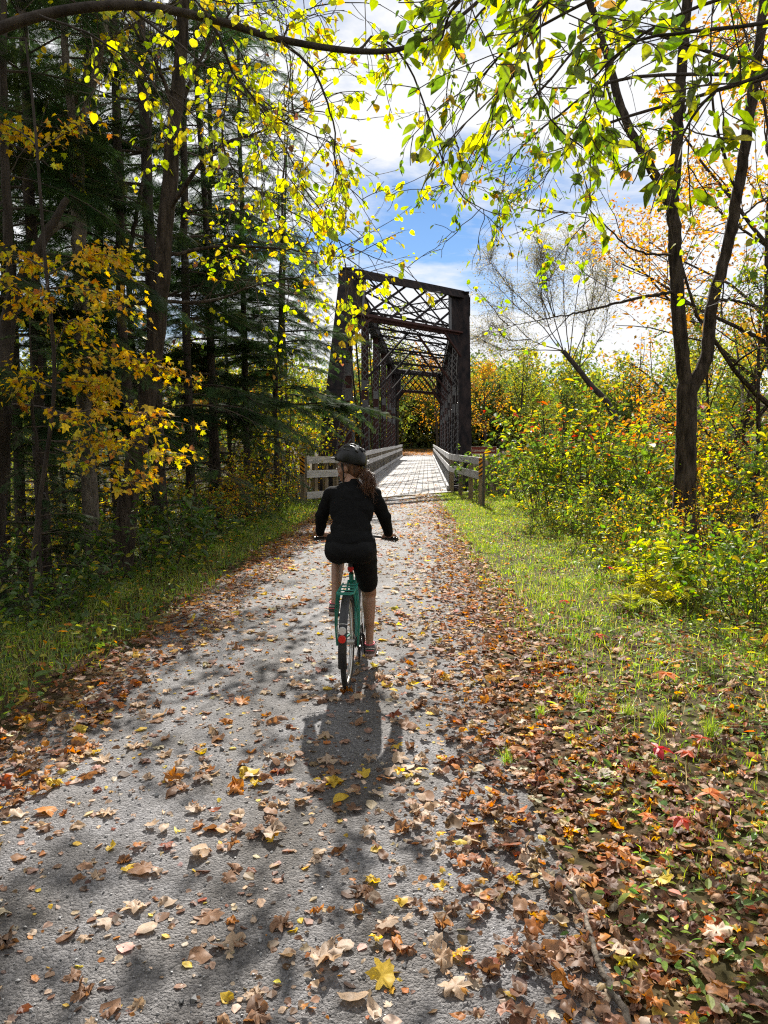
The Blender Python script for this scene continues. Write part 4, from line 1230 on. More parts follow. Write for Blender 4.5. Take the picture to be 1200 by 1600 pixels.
# one far wood that reads as a mass
def far_wood():
    rng = np.random.default_rng(77)
    fo, tr = MB(), MB()
    for i in range(230):
        x = rng.uniform(-70, 100) if i > 70 else rng.uniform(-14, 16); y = rng.uniform(96, 165) if i > 70 else rng.uniform(112, 150)
        if abs(x + 0.9) < 3.5 + (y < 118) * 2.0 and y < 124: continue
        z = float(H(x, y)); h = rng.uniform(9, 16)
        tr.add(*tube([[x, y, z - .5], [x, y, z + h * .7]], [.2, .08], 5), C=np.array([.06, .05, .04]))
        k = 620
        u = nrm(rng.normal(0, 1, (k, 3))) * rng.uniform(.45, 1, (k, 1))
        lob = rng.normal(0, .35, (7, 3)); u = u * .75 + lob[rng.integers(0, 7, k)]
        p = np.array([x, y, z + h * .5]) + u * [h * .27, h * .27, h * .5]; p[:, 2] = np.maximum(p[:, 2], z + .1)
        pal = [ORP if x < 5 else GRP, GRP, YLP, DGP, GRP, DGP][rng.integers(0, 6)]
        d = rng.normal(0, 1, (k, 3)); nv = rng.normal(0, .7, (k, 3)); nv[:, 2] += .6
        scatter(fo, T_LEAF4[0], T_LEAF4[1], p, frames(d, nv), rng.uniform(.5, 1.0, k), pick(rng, pal, k, .2))
    # left bank mass
    for i in range(46):
        x = rng.uniform(-75, -11); y = rng.uniform(26, 60)
        z = float(H(x, y)); h = rng.uniform(8, 14); k = 420
        u = nrm(rng.normal(0, 1, (k, 3))) * rng.uniform(.4, 1, (k, 1))
        p = np.array([x, y, z + h * .5]) + u * [h * .25, h * .25, h * .5]
        d = rng.normal(0, 1, (k, 3)); nv = rng.normal(0, .7, (k, 3)); nv[:, 2] += .6
        scatter(fo, T_LEAF4[0], T_LEAF4[1], p, frames(d, nv), rng.uniform(.25, .5, k), pick(rng, [YLP, GRP, DGP][rng.integers(0, 3)], k, .2))
        tr.add(*tube([[x, y, z - .5], [x, y, z + h * .8]], [.14, .05], 5), C=np.array([.06, .05, .04]))
    for i in range(46):
        x = rng.uniform(14, 80); y = rng.uniform(24, 62)
        z = float(H(x, y)); h = rng.uniform(4, 8); k = 400
        u = nrm(rng.normal(0, 1, (k, 3))) * rng.uniform(.4, 1, (k, 1))
        p = np.array([x, y, z + h * .5]) + u * [h * .3, h * .3, h * .5]
        d = rng.normal(0, 1, (k, 3)); nv = rng.normal(0, .7, (k, 3)); nv[:, 2] += .6
        scatter(fo, T_LEAF4[0], T_LEAF4[1], p, frames(d, nv), rng.uniform(.22, .45, k), pick(rng, [GRP, DGP, GRP, DGP, ORP][rng.integers(0, 5)], k, .2))
    w = tag(fo.build('far_wood', M['leaf']), 'autumn wood of mixed trees closing the view across the river', 'wood', kind='stuff')
    tr.build('trunks', M['bark'], w)['kind'] = 'stuff'
far_wood()

# grey twiggy willow across the bank
def willow():
    rng = np.random.default_rng(91)
    D = 44.0
    base = P(1010, 760, D); base[2] = float(H(base[0], base[1])) - .3
    o = tree_obj('willow_tree', tuple(base), 'airy grey willow with fine twigs leaning over the river beside the bridge', 'tree')
    br, fo, tips = MB(), MB(), []
    t0 = smooth_line([base, P(965, 665, D), P(920, 598, D), P(880, 548, D)], 14) - base
    MB().add(*tube(t0, np.linspace(.22, .13, 14), 8)).build('trunk', M['barkdark'], o, True)
    limbs = [[(880, 548), (850, 500), (830, 440), (820, 390)], [(880, 548), (830, 530), (790, 500), (755, 470)], [(890, 560), (880, 480), (880, 410), (885, 375)],
             [(905, 575), (915, 500), (925, 440), (930, 395)], [(880, 548), (860, 470), (850, 420), (850, 380)], [(905, 575), (940, 530), (960, 480), (962, 440)],
             [(880, 548), (820, 545), (775, 540), (745, 530)], [(890, 560), (900, 450), (905, 400), (910, 372)], [(850, 500), (800, 450), (785, 420), (780, 400)],
             [(870, 540), (840, 500), (800, 480), (765, 445)], [(895, 560), (930, 480), (945, 430), (950, 410)], [(860, 500), (845, 450), (870, 410), (860, 378)], [(830, 530), (790, 530), (770, 500), (750, 500)]]
    sp = dict(levels=1, n=[6], t0=[.15], ang=[.65], lr=[.55], grav=[.1, -.1], seg=6, wob=.16, taper=.3)
    for L in limbs:
        dz = rng.uniform(-1.8, 1.8)
        p = smooth_line([P(a, b, D + dz * i / 3) for i, (a, b) in enumerate(L)], 14) - base
        p = p + np.cumsum(rng.normal(0, .13, p.shape), 0) * np.linspace(0, 1, len(p))[:, None]
        br.add(*tube(p, np.linspace(.032, .008, 14), 5))
        for j in range(int(rng.uniform(22, 48))):
            q, tg = at(p, rng.uniform(.2, 1))
            grow(rng, br, q, nrm(tg * .8 + rng.normal(0, .45, 3) + [0, 0, .15]), rng.uniform(.7, 1.9), .012, 0, sp, tips, 4)
    br.build('branches', M['twig'], o)['kind'] = 'stuff'
    leaves_on(rng, fo, tips, 6, .09, [(3, (.16, .16, .10)), (2, (.24, .22, .13)), (1, (.30, .22, .08))], T_LEAF4, spread=.14, droop=.2)
    fo.build('crown', M['leaf'], o)
willow()

# unseen wood added behind the viewpoint to hold back the sky's fill light
def added_wood_behind():
    rng = np.random.default_rng(121)
    fo = MB()
    for i in range(60):
        x = rng.uniform(-30, 30); y = rng.uniform(-34, -3)
        if abs(x + 1) < 3.2 and y > -20: continue
        if y > -6 and abs(x) < 5: continue
        z = float(H(x, y)); h = rng.uniform(10, 17); k = 520
        u = nrm(rng.normal(0, 1, (k, 3))) * rng.uniform(.3, 1, (k, 1))
        p = np.array([x, y, z + h * .52]) + u * [h * .24, h * .24, h * .48]
        d = rng.normal(0, 1, (k, 3)); nv = rng.normal(0, .7, (k, 3)); nv[:, 2] += .6
        scatter(fo, T_LEAF4[0], T_LEAF4[1], p, frames(d, nv), rng.uniform(.35, .8, k), pick(rng, [YLP, GRP, DGP, DGP][rng.integers(0, 4)], k, .2))
        fo.add(*tube([[x, y, z - .5], [x, y, z + h * .8]], [.16, .05], 5), C=np.array([.06, .05, .04]))
    tag(fo.build('fill_blocking_wood', M['leaf']), 'unseen mixed wood added behind the viewpoint to darken the fill light', 'wood', kind='stuff')
added_wood_behind()
# ------------------------------------------------------------------ shrubs and saplings
BUSH = [(3, (.26, .30, .035)), (1.4, (.46, .42, .05)), (5, (.12, .18, .03)), (2, (.07, .12, .025)), (.6, (.46, .26, .04))]
REDTOP = [(3, (.55, .12, .03)), (3, (.60, .36, .03)), (2, (.50, .05, .03))]
shA = shrub_meshes(101, 36, 2.5, .9, .26, BUSH, 8, .115, T_LEAF6, 10, .012, topcol=REDTOP)
shB = shrub_meshes(102, 20, 1.5, .55, .35, BUSH, 8, .085, T_LEAF6, 7, .008)
shG = shrub_meshes(103, 14, 1.2, .5, .4, [(4, (.10, .17, .025)), (3, (.17, .24, .03)), (1, (.4, .36, .04))], 7, .08, T_OVAL, 6, .007)
shY = shrub_meshes(104, 18, 2.0, .7, .3, [(4, YEL), (3, LEM), (2, LIME), (1, ORG)], 7, .065, T_LEAF6, 8, .009)
shS = shrub_meshes(105, 12, 4.6, .8, .10, [(4, LEM), (3, YEL), (3, LIME), (.6, ORG)], 6, .085, T_ROUND, 11, .016, lr=.22)
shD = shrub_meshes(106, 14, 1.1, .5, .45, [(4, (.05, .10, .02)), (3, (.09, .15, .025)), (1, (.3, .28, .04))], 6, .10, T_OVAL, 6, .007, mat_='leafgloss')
shO = shrub_meshes(107, 16, 1.8, .6, .3, [(4, ORG), (3, YEL), (2, LEM), (1, LIME)], 7, .065, T_LEAF6, 8, .009)
shW = shrub_meshes(108, 20, .75, .45, .5, [(4, LIME), (3, LEM), (2, GRN)], 6, .075, T_OVAL, 4, .005)
SH = [
    # mesh, px, D, scale, name, label
    (shA, 905, 17.0, 1.05, 'tall_bush', 'tall yellow-green bush with reddening tips midway between sign and thick trunk'),
    (shA, 1015, 19.0, 1.0, 'tall_bush', 'tall yellow-green bush just left of the thick forked trunk'),
    (shB, 850, 20.5, 1.2, 'bush', 'small yellow bush behind the grass right of the river sign'),
    (shG, 800, 23.5, 1.7, 'bush', 'leafy green bush behind the river sign'),
    (shB, 955, 12.5, .78, 'bush', 'low yellowish bush at the edge of the mown grass'),
    (shO, 1010, 11.5, .55, 'bush', 'low orange and yellow bush beside the foot of the thick trunk'),
    (shB, 880, 14.5, .62, 'bush', 'low bush in front of the tallest bush by the grass edge'),
    (shW, 1020, 9.6, 1.05, 'weed_clump', 'bright lime weed clump in front of the thick trunk'),
    (shW, 1130, 8.6, 1.2, 'weed_clump', 'bright lime weed clump right of the thick trunk'),
    (shG, 1190, 8.2, .95, 'weed_clump', 'green leafy clump at the right picture edge'),
    (shG, 1100, 9.2, .75, 'weed_clump', 'dark green leafy clump right below the thick trunk'),
    (shY, 1150, 14.5, 1.1, 'bush', 'yellow bush behind the lime weeds at the right'),
    (shO, 1190, 12.0, 1.2, 'bush', 'orange-yellow bush at the right picture edge'),
    (shS, 1130, 16.5, .7, 'sapling_clump', 'thin yellow saplings right of the thick trunk'),
    (shA, 1090, 21.0, 1.25, 'tall_bush', 'tall yellow bush glimpsed behind the thick trunk'),
    (shG, 1035, 16.0, 2.2, 'tall_bush', 'green climber-covered bush rising left of the trunk fork'),
    (shG, 775, 25.5, 1.3, 'bush', 'low bush below the bridge end at the right fence'),
    (shY, 340, 17.5, .95, 'bush', 'golden bush glowing at the edge of the dark wood'),
    (shO, 375, 16.0, .75, 'bush', 'orange bush in front of the golden saplings'),
    (shY, 300, 15.0, .85, 'bush', 'yellow bush beside the dark hemlock trunk'),
    (shS, 430, 21.0, .95, 'sapling_clump', 'cluster of straight thin saplings with lemon leaves near the fence'),
    (shS, 400, 24.0, 1.1, 'sapling_clump', 'cluster of thin yellow saplings behind the golden bush'),
    (shS, 465, 24.0, .8, 'sapling_clump', 'thin saplings against the dark bridge end post'),
    (shO, 455, 22.5, .62, 'bush', 'reddish bush right behind the striped post of the left fence'),
    (shB, 420, 17.8, .6, 'bush', 'low bush where the verge meets the wood near the fence'),
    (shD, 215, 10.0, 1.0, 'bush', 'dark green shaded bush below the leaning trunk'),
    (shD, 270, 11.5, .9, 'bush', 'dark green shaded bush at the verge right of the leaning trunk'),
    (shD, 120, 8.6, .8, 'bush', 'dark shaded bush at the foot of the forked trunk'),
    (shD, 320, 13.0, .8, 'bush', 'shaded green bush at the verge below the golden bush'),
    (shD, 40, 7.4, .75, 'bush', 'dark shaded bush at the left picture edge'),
    (shS, 497, 22.6, .72, 'sapling_clump', 'yellow saplings screening the foot of the bridge end post'),
    (shY, 255, 19.0, 1.1, 'bush', 'yellow bush glowing between the big hemlock and the golden bush'),
    (shY, 350, 21.0, 1.3, 'bush', 'tall golden bush at the wood edge behind the orange bush'),
    (shY, 110, 13.5, .9, 'bush', 'yellow bush low between the maple and the forked trunk'),
    (shY, 60, 15.0, 1.1, 'bush', 'yellow bush deep in the wood behind the maple'),
    (shY, 150, 18.0, 1.2, 'bush', 'yellow bush deep in the wood behind the forked trunk'),
    (shG, 230, 14.5, 1.5, 'bush', 'tall green bush behind the hemlock trunks'),
]
for i, (me, px, D, sc, nm, lab) in enumerate(SH):
    place_shrub(nm, me, gxy(px, D), lab, i * 1.37, sc)

# ferns
def fern_mesh(seed, pal):
    rng = np.random.default_rng(seed); fo = MB()
    for f in range(8):
        a = f * .785 + rng.uniform(-.2, .2); L = rng.uniform(.4, .6)
        t = np.linspace(0, 1, 10)
        pts = np.column_stack([np.cos(a) * L * t, np.sin(a) * L * t, .42 * L * np.sin(t * 2.5)])
        c = pick(rng, pal, 1)[0]
        fo.add(*tube(pts, np.linspace(.004, .001, 10), 3), C=c * .7)
        pos, dr = [], []
        for k in range(17):
            tt = .12 + .86 * k / 17
            q, tg = at(pts, tt)
            for s in (-1, 1):
                pos.append(q); dr.append(tg * .35 + np.cross(tg, [0, 0, 1]) * s)
        k = len(pos); sz = np.repeat(np.sin(np.pi * np.clip(.25 + .75 * np.arange(17) / 17, 0, 1)) * .16 + .02, 2)
        tv = T_LEAF4[0] * [1, .55, 1]
        scatter(fo, tv, T_LEAF4[1], np.array(pos), frames(np.array(dr), np.array([[0, 0, 1.]] * k) + rng.normal(0, .2, (k, 3))), sz, np.tile(c, (k, 1)) * rng.uniform(.8, 1.2, (k, 1)))
    return fo.mesh('fern', M['leaf'])
ferns = [fern_mesh(1, [(1, (.50, .46, .06))]), fern_mesh(2, [(1, (.36, .40, .05))])]
for i, (px, py, sc, lab) in enumerate(((1000, 915, .8, 'pale yellow fern at the grass edge nearest the thick trunk'), (960, 890, .7, 'yellow fern at the edge of the mown grass'),
                                       (1035, 945, .8, 'lime fern spreading below the thick trunk'), (985, 960, .6, 'small fern low in front of the pale fern'))):
    p = G(px, py, -.05)
    o = inst('fern', ferns[i % 2], None, (p[0], p[1], H(p[0], p[1])), (0, 0, i), sc)
    tag(o, lab, 'fern', 'ferns at the grass edge')

# ------------------------------------------------------------------ fallen leaves
def crumple(V, rng, amt):
    V = V.copy()
    a = rng.uniform(0, np.pi); c, s = math.cos(a), math.sin(a)
    u = V[:, 0] * c + V[:, 1] * s; w = -V[:, 0] * s + V[:, 1] * c
    k = amt * rng.uniform(.5, 1.6)
    u2 = np.sin(u * k) / k; z = (1 - np.cos(u * k)) / k * rng.choice([1, 1, -1])
    V = np.column_stack([u2 * c - w * s, u2 * s + w * c, z])
    ph = rng.uniform(0, 6, 4)
    V[:, 2] += .05 * amt * np.sin(V[:, 0] * 7 + ph[0]) * np.cos(V[:, 1] * 6 + ph[1]) + .025 * amt * np.sin(V[:, 1] * 13 + ph[2])
    V += rng.normal(0, .022 * amt, V.shape) * [1, 1, 1.3]
    V[:, 2] -= np.percentile(V[:, 2], 12)
    return V
rngl = np.random.default_rng(300)
STEM = np.array([[0, .008, 0], [0, -.008, 0], [-.45, 0, .03]]) + [-.31, 0, 0]
def litter_templates(n, ring, outlines, stem=True):
    out = []
    for i in range(n):
        o = outlines[i % len(outlines)]
        V, F = fan(o, (np.mean(o[:, 0]), 0, 0), ring)
        V = fold(V, rngl.uniform(-.2, .3), rngl.uniform(-.2, .3))
        V = crumple(V, rngl, rngl.choice([.7, 1.3, 2.0, 2.8]))
        if stem and i % 3:
            F = np.concatenate([F, [[len(V), len(V) + 1, len(V) + 2]]]); V = np.concatenate([V, STEM])
        out.append((V, F))
    return out
MAP_C = MAPLE; OV_C = OVAL * [1, 1.15, 1] - [.5, 0, 0]; RD_C = ROUND - [.5, 0, 0]; MS_C = MAPLE_S - [.3, 0, 0]
TN = litter_templates(24, True, [MAP_C, OV_C, MAP_C, RD_C, MAP_C, OV_C])
TF = litter_templates(14, False, [MS_C, MS_C, OV_C, MS_C, RD_C], False)
LIT = [(2, (.36, .23, .14)), (4, (.24, .135, .08)), (3, (.20, .11, .065)), (2.5, (.36, .14, .04)), (1.2, (.48, .23, .04)), (.7, (.58, .40, .06)), (.4, (.26, .08, .04)), (1.2, (.47, .36, .26)), (3, (.13, .075, .05))]
PALES = [(4, (.42, .29, .20)), (4, (.48, .36, .26)), (3, (.28, .17, .11)), (1.6, (.40, .16, .045)), (1.4, (.60, .40, .05)), (.3, (.28, .09, .045)), (1, (.18, .10, .06))]

def litter_density(x, y):
    """Leaves per square metre."""
    right_edge = np.interp(y, [1.5, 3, 5, 8, 13, 25], [.12, .10, .05, 0.0, .05, .05])
    grass = np.interp(y, [1.5, 4, 6, 9, 13, 20, 25], [1.3, 1.15, .95, .8, .55, .25, .1])
    d_path = np.interp(y, [2, 5, 9], [78, 62, 44]) + 70 * (np.sin(x * 2.3 + y * 1.1) * np.sin(y * 1.9 - x) > .35)
    d = np.where((x > -2.1) & (x < right_edge), d_path, 0)
    core = (x >= right_edge) & (x < grass + .25)
    d = np.where(core, np.interp(y, [2, 7, 12, 25], [700, 640, 440, 240]), d)
    d = np.where((x >= right_edge - .55) & (x < right_edge), d + 110 * np.clip((x - right_edge + .55) / .55, 0, 1), d)
    soft = sm(0, .5, x - right_edge)
    d = np.where(core, d * (.45 + .55 * soft), d)
    d = np.where(x >= grass + .25, np.interp(y, [2, 5, 8, 25], [560, 260, 80, 20]), d)
    d = np.where(x > 3.2, np.interp(y, [3, 6], [400, 60]), d)
    le = np.interp(y, [2, 5, 10, 25], [-2.05, -2.0, -1.95, -2.1]) + .12 * np.sin(y * 2)
    d = np.where((x < le) & (x > le - .75), 420, d)
    d = np.where((x < le + .3) & (x >= le), 70, d)
    d = np.where(x <= le - .75, 55, d)
    return d
N = 170000
X = rngl.uniform(-4.6, 5.0, N); Y = rngl.uniform(1.4, 25, N)
dens = litter_density(X, Y)
keep = rngl.random(N) < dens / (N / (9.6 * 23.6))
px, py, zz = proj(np.column_stack([X, Y, X * 0]))
keep &= (px > -80) & (px < 1280) & (py < 1720)
X, Y = X[keep], Y[keep]
n = len(X)
small = rngl.random(n) < .42                      # crumbs and torn pieces
size = .057 * np.where(small, .42, 1.0) * np.clip(np.exp(rngl.normal(0, .30, n)), .5, 1.7) * np.where((X > -2) & (X < 0), 1.16, 1.0)
onpath = (X > -2.0) & (X < .1)
dcur = litter_density(X, Y)
Zl = np.maximum(H(X, Y), np.where((X > -2.75) & (X < .62), .014, -9)) + .004 + np.where(dcur > 80, rngl.random(n) * .022, 0)
yaw = rngl.uniform(0, 2 * np.pi, n)
tilt = np.where(dcur > 80, .38, .22)
nv = np.column_stack([rngl.normal(0, 1, n) * tilt, rngl.normal(0, 1, n) * tilt, np.ones(n)])
flip = rngl.random(n) < .35
nv[flip, 2] *= -1
Zl += np.where(flip, size * .22, 0)
Rl = frames(np.column_stack([np.cos(yaw), np.sin(yaw), np.zeros(n)]), nv)
Cl = np.where(onpath[:, None], pick(rngl, PALES, n), pick(rngl, LIT, n))
pos = np.column_stack([X, Y, Zl])
px, py, zz = proj(pos)
inview = (px > 5) & (px < 1195) & (py < 1590)
# the 300 leaves that show largest on the gravel and its margin are things of their own
score = np.where(inview & (X < .9), size / zz * np.where(onpath, 1.9, 1.0), -1)
big = np.argsort(-score)[:300]
isbig = np.zeros(n, bool); isbig[big] = True
CN = [((.46, .33, .22), 'tan'), ((.30, .17, .10), 'brown'), ((.50, .38, .28), 'pale beige'), ((.46, .18, .035), 'rust orange'), ((.62, .42, .05), 'yellow'), ((.24, .07, .035), 'reddish brown'), ((.18, .10, .06), 'dark brown')]
lm_cache = {}
rl2 = np.random.default_rng(17)
SHAPE = ['lobed', 'narrow oval', 'lobed', 'rounded', 'lobed', 'narrow oval']
for i in big:
    ci = int(np.argmin(((np.array([c[0] for c in CN]) - Cl[i]) ** 2).sum(1)))
    ti = int(rl2.integers(0, len(TN)))
    key = (ci, ti)
    if key not in lm_cache:
        lm_cache[key] = MB().add(TN[ti][0], TN[ti][1], np.array(CN[ci][0])).mesh('fallen_leaf', M['dry'], True)
    o = bpy.data.objects.new('fallen_leaf', lm_cache[key])
    o.matrix_world = Matrix.LocRotScale(Vector(pos[i]), Matrix(Rl[i].tolist()).to_quaternion(), Vector((size[i],) * 3))
    col.objects.link(o)
    x, y = X[i], Y[i]
    where = ('in litter at right gravel edge' if x > 0 else 'on gravel right of the shadow' if x > -.35 else
             'on gravel below the cyclist' if x > -.7 else 'on gravel left of the shadow' if x > -1.2 else 'on gravel far left of the shadow' if x > -1.8 else 'in litter at left gravel edge')
    dist = 'near camera' if y < 2.9 else 'mid foreground' if y < 3.7 else 'further up' if y < 4.6 else 'beside bicycle'
    shp = SHAPE[ti % 6]
    curl = 'flat' if np.ptp(TN[ti][0][:, 2]) < .28 else 'cupped' if np.ptp(TN[ti][0][:, 2]) < .5 else 'curled'
    big_ = 'large ' if size[i] > .08 else 'small ' if size[i] < .058 else ''
    lab = f'{big_}{curl} {CN[ci][1]} {shp} leaf {where}, {dist}'
    tag(o, lab, 'leaf', lab.replace(' leaf ', ' leaves '))
fl = MB()
near = (zz < 6.0) & ~small
for T, sel in ((TN, near), (TF, ~near)):
    idx = np.where(sel & ~isbig)[0]
    which = rngl.integers(0, len(T), len(idx))
    for k in range(len(T)):
        j = idx[which == k]
        scatter(fl, T[k][0], T[k][1], pos[j], Rl[j], size[j], Cl[j])
tag(fl.build('leaf_litter', M['dry'], smooth=True), 'dry brown and rust leaf litter along both edges of the path', 'leaf litter', kind='stuff')

# crumbled leaf bits trodden into the gravel
k = 9500
cx = rngl.uniform(-2.45, .5, k); cy_ = 1.6 + 20 * rngl.random(k) ** 1.25
mk = rngl.random(k) < .35 + .65 * (np.sin(cx * 3.1 + 1.5 * np.sin(cy_ * 1.3)) * np.sin(cy_ * 1.7 + cx) > -.1)
cx, cy_ = cx[mk], cy_[mk]; k = len(cx)
cz = .006 + .014 * (1 - (2 * (cx + 2.5) / 3.05 - 1) ** 2) + .004 * np.sin(cx * 3.3 + cy_ * 1.3) * np.sin(cy_ * 2.1)
cb = MB()
cv = crumple(T_LEAF6[0] * [1, 1.6, 1] - [.5, 0, 0], rngl, 1.6)
nn = np.column_stack([rngl.normal(0, .3, k), rngl.normal(0, .3, k), np.ones(k)])
scatter(cb, cv, T_LEAF6[1], np.column_stack([cx, cy_, cz]), frames(rngl.normal(0, 1, (k, 3)) * [1, 1, .1], nn), .026 * np.exp(rngl.normal(0, .4, k)), pick(rngl, PALES + [(5, (.20, .115, .07)), (4, (.11, .065, .045))], k))
tag(cb.build('leaf_crumbs', M['dry']), 'crumbled dry leaf bits trodden into the path gravel', 'leaf litter', kind='stuff')

# leaves fallen on the bridge deck and the far path
k = 260
fx = rngl.uniform(-2.4, .6, k); fy = 22.5 + (fx + 2.58) * 1.2 + rngl.exponential(9, k)
fl = MB()
nn = np.column_stack([rngl.normal(0, .25, k), rngl.normal(0, .25, k), np.ones(k)])
scatter(fl, TF[0][0], TF[0][1], np.column_stack([fx, fy, np.full(k, .056)]), frames(rngl.normal(0, 1, (k, 3)) * [1, 1, .05], nn), .075, pick(rngl, PALES, k))
k = 1500
fx = rngl.uniform(-3.5, 2, k); fy = rngl.uniform(89, 118, k)
nn = np.column_stack([rngl.normal(0, .25, k), rngl.normal(0, .25, k), np.ones(k)])
scatter(fl, TF[1][0], TF[1][1], np.column_stack([fx, fy, H(fx, fy) + .06]), frames(rngl.normal(0, 1, (k, 3)) * [1, 1, .05], nn), .16, pick(rngl, [(3, ORG), (2, RUST), (1, TAN)], k))
tag(fl.build('deck_leaves', M['dry']), 'scattered small leaves on the bridge planks and the path beyond', 'leaf litter', kind='stuff')

# loose stones standing out of the gravel
k = 9000
gx = rngl.uniform(-2.3, .35, k); gy = 1.5 + 5.5 * rngl.random(k) ** 1.5
gs = .0035 * np.exp(rngl.normal(0, .45, k))
ico = np.array([[1, 0, 0], [-1, 0, 0], [0, 1, 0], [0, -1, 0], [0, 0, .7], [0, 0, -.7]], float)
icf = np.array([[0, 2, 4], [2, 1, 4], [1, 3, 4], [3, 0, 4], [2, 0, 5], [1, 2, 5], [3, 1, 5], [0, 3, 5]])
gz = .004 + .014 * (1 - (2 * (gx + 2.5) / 3.05 - 1) ** 2) + .004 * np.sin(gx * 3.3 + gy * 1.3) * np.sin(gy * 2.1)
M['stone'] = leafmat('gravel_stone', 0.0, 0.06, .5)
gm = MB()
g = rngl.uniform(.07, .34, (k, 1)) * np.array([1, .98, .98])
scatter(gm, ico, icf, np.column_stack([gx, gy, gz + gs * .3]), frames(rngl.normal(0, 1, (k, 3)), rngl.normal(0, 1, (k, 3))), gs, g)
tag(gm.build('gravel', M['stone']), 'loose grey crushed stone grains on the path surface', 'gravel', kind='stuff')

# ------------------------------------------------------------------ grass
BL = np.array([[-.5, 0, 0], [.5, 0, 0], [-.38, 0, .5], [.38, 0, .5], [0, 0, 1]], float)
def blades(mb, rng, x, y, h, w, lean, pal, zoff=0):
    k = len(x)
    a = rng.uniform(0, 2 * np.pi, k); l = np.abs(rng.normal(0, lean, k)); b = rng.uniform(0, 2 * np.pi, k)
    V = np.empty((k, 5, 3))
    base = np.column_stack([x, y, H(x, y) + zoff])
    for i in range(5):
        t = BL[i, 2]
        V[:, i, 0] = base[:, 0] + BL[i, 0] * w * np.cos(a) + np.cos(b) * l * h * t * t
        V[:, i, 1] = base[:, 1] + BL[i, 0] * w * np.sin(a) + np.sin(b) * l * h * t * t
        V[:, i, 2] = base[:, 2] + h * t * (1 - .25 * l * t)
    F = (np.array([[0, 1, 3], [0, 3, 2], [2, 3, 4]])[None] + (np.arange(k) * 5)[:, None, None]).reshape(-1, 3)
    mb.add(V.reshape(-1, 3), F, np.repeat(pick(rng, pal, k, .2), 5, 0))
rngg = np.random.default_rng(55)
GRS = [(3, (.17, .27, .035)), (3, (.28, .36, .04)), (2, (.40, .42, .07)), (1, (.09, .16, .03)), (.8, (.42, .34, .16))]
gm = MB()
def grass_patch(n, xa, xb, ya, yb, edge, h0, h1, w0, pal, lean=.5, pw=1.6, clump=.5):
    y = ya + (yb - ya) * rngg.random(n) ** pw
    x = xa + (xb - xa) * rngg.random(n)
    e = edge(x, y)
    cl = .5 + .5 * np.sin(x * 4.1 + 1.3 * np.sin(y * 2.7)) * np.sin(y * 3.3 + x)
    k = rngg.random(n) < e * (1 - clump + clump * cl)
    x, y = x[k], y[k]
    h = rngg.uniform(h0, h1, len(x)) * (.7 + .6 * cl[k])
    w = w0 * (1 + y * .06)
    blades(gm, rngg, x, y, h, w, lean, pal)
def right_edge(x, y):
    g = np.interp(y, [1.5, 4, 6, 9, 13, 20, 26], [1.15, .95, .85, .68, .46, .22, .1]) + .12 * np.sin(y * 3.1) + .08 * np.sin(y * 7.7)
    return sm(-.12, .45, x - g) * np.interp(y, [2, 5, 8], [.18, .5, 1])
grass_patch(95000, 0, 4.2, 3.0, 27, right_edge, .03, .08, .0052, GRS, .8, pw=1.25, clump=.5)
grass_patch(5000, .7, 4.5, 2.2, 10, right_edge, .08, .20, .004, GRS, .8, 1.2, .9)
def left_edge(x, y):
    g = np.interp(y, [2, 6, 12, 24], [-2.75, -2.65, -2.6, -2.55]) + .15 * np.sin(y * 2.3) + .06 * np.sin(y * 6.7)
    return sm(.1, -.3, x - g)
grass_patch(26000, -4.4, -2.4, 3.0, 24, left_edge, .05, .18, .0045, GRS, .7, 1.1)
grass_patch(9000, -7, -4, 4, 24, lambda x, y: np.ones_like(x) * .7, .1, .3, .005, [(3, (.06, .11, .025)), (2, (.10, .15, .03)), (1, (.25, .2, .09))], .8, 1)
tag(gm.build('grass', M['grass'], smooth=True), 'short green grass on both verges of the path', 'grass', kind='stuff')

# low broad-leaved ground cover
gc = MB()
def cover(n, f, size, T, pal, hmax, hit):
    x, y = f(n); k = rngg.random(n) < hit(x, y); x, y = x[k], y[k]; n = len(x)
    z = H(x, y) + hmax * rngg.random(n) ** 1.3
    d = rngg.normal(0, 1, (n, 3)) * [1, 1, .3]; nv_ = rngg.normal(0, .35, (n, 3)); nv_[:, 2] += 1
    scatter(gc, T[0], T[1], np.column_stack([x, y, z]), frames(d, nv_), size * np.exp(rngg.normal(0, .3, n)), pick(rngg, pal, n))
def patchy(x, y, a=2.1, b=1.7): return .5 + .5 * np.sin(x * a + 1.7 * np.sin(y * b)) * np.sin(y * 2.3 - x * 1.1)
CVRN = [(4, (.13, .22, .05)), (3, (.22, .31, .06)), (1.5, (.36, .42, .06)), (.5, (.5, .12, .04))]
CVR = [(4, (.09, .16, .03)), (3, (.15, .22, .05)), (1.2, (.30, .34, .05)), (.5, (.5, .12, .04)), (.4, (.5, .36, .05))]
cover(12000, lambda n: (rngg.uniform(.3, 4.4, n), 1.9 + 6 * rngg.random(n) ** 1.3), .034, T_LEAF6, CVRN, .08, lambda x, y: sm(.0, .5, x - np.interp(y, [2, 3.5, 5, 8], [.38, .42, .6, .75])) * patchy(x, y, 3.1, 2.9) ** 1.2)
cover(26000, lambda n: (rngg.uniform(.3, 4.6, n), 4 + 20 * rngg.random(n)), .042, T_LEAF4, CVR + [(3, (.34, .40, .05))], .10, lambda x, y: sm(1.6, 3.0, x + y * .03) * .6 + .3 * right_edge(x, y))
cover(16000, lambda n: (rngg.uniform(2.6, 8, n), 5 + 20 * rngg.random(n)), .075, T_LEAF6, [(3, LIME), (2, (.14, .20, .03)), (2, LEM), (1, (.5, .25, .04)), (1, BRN)], .28, lambda x, y: sm(2.4, 3.4, x + .25 * np.sin(y * 1.3)))
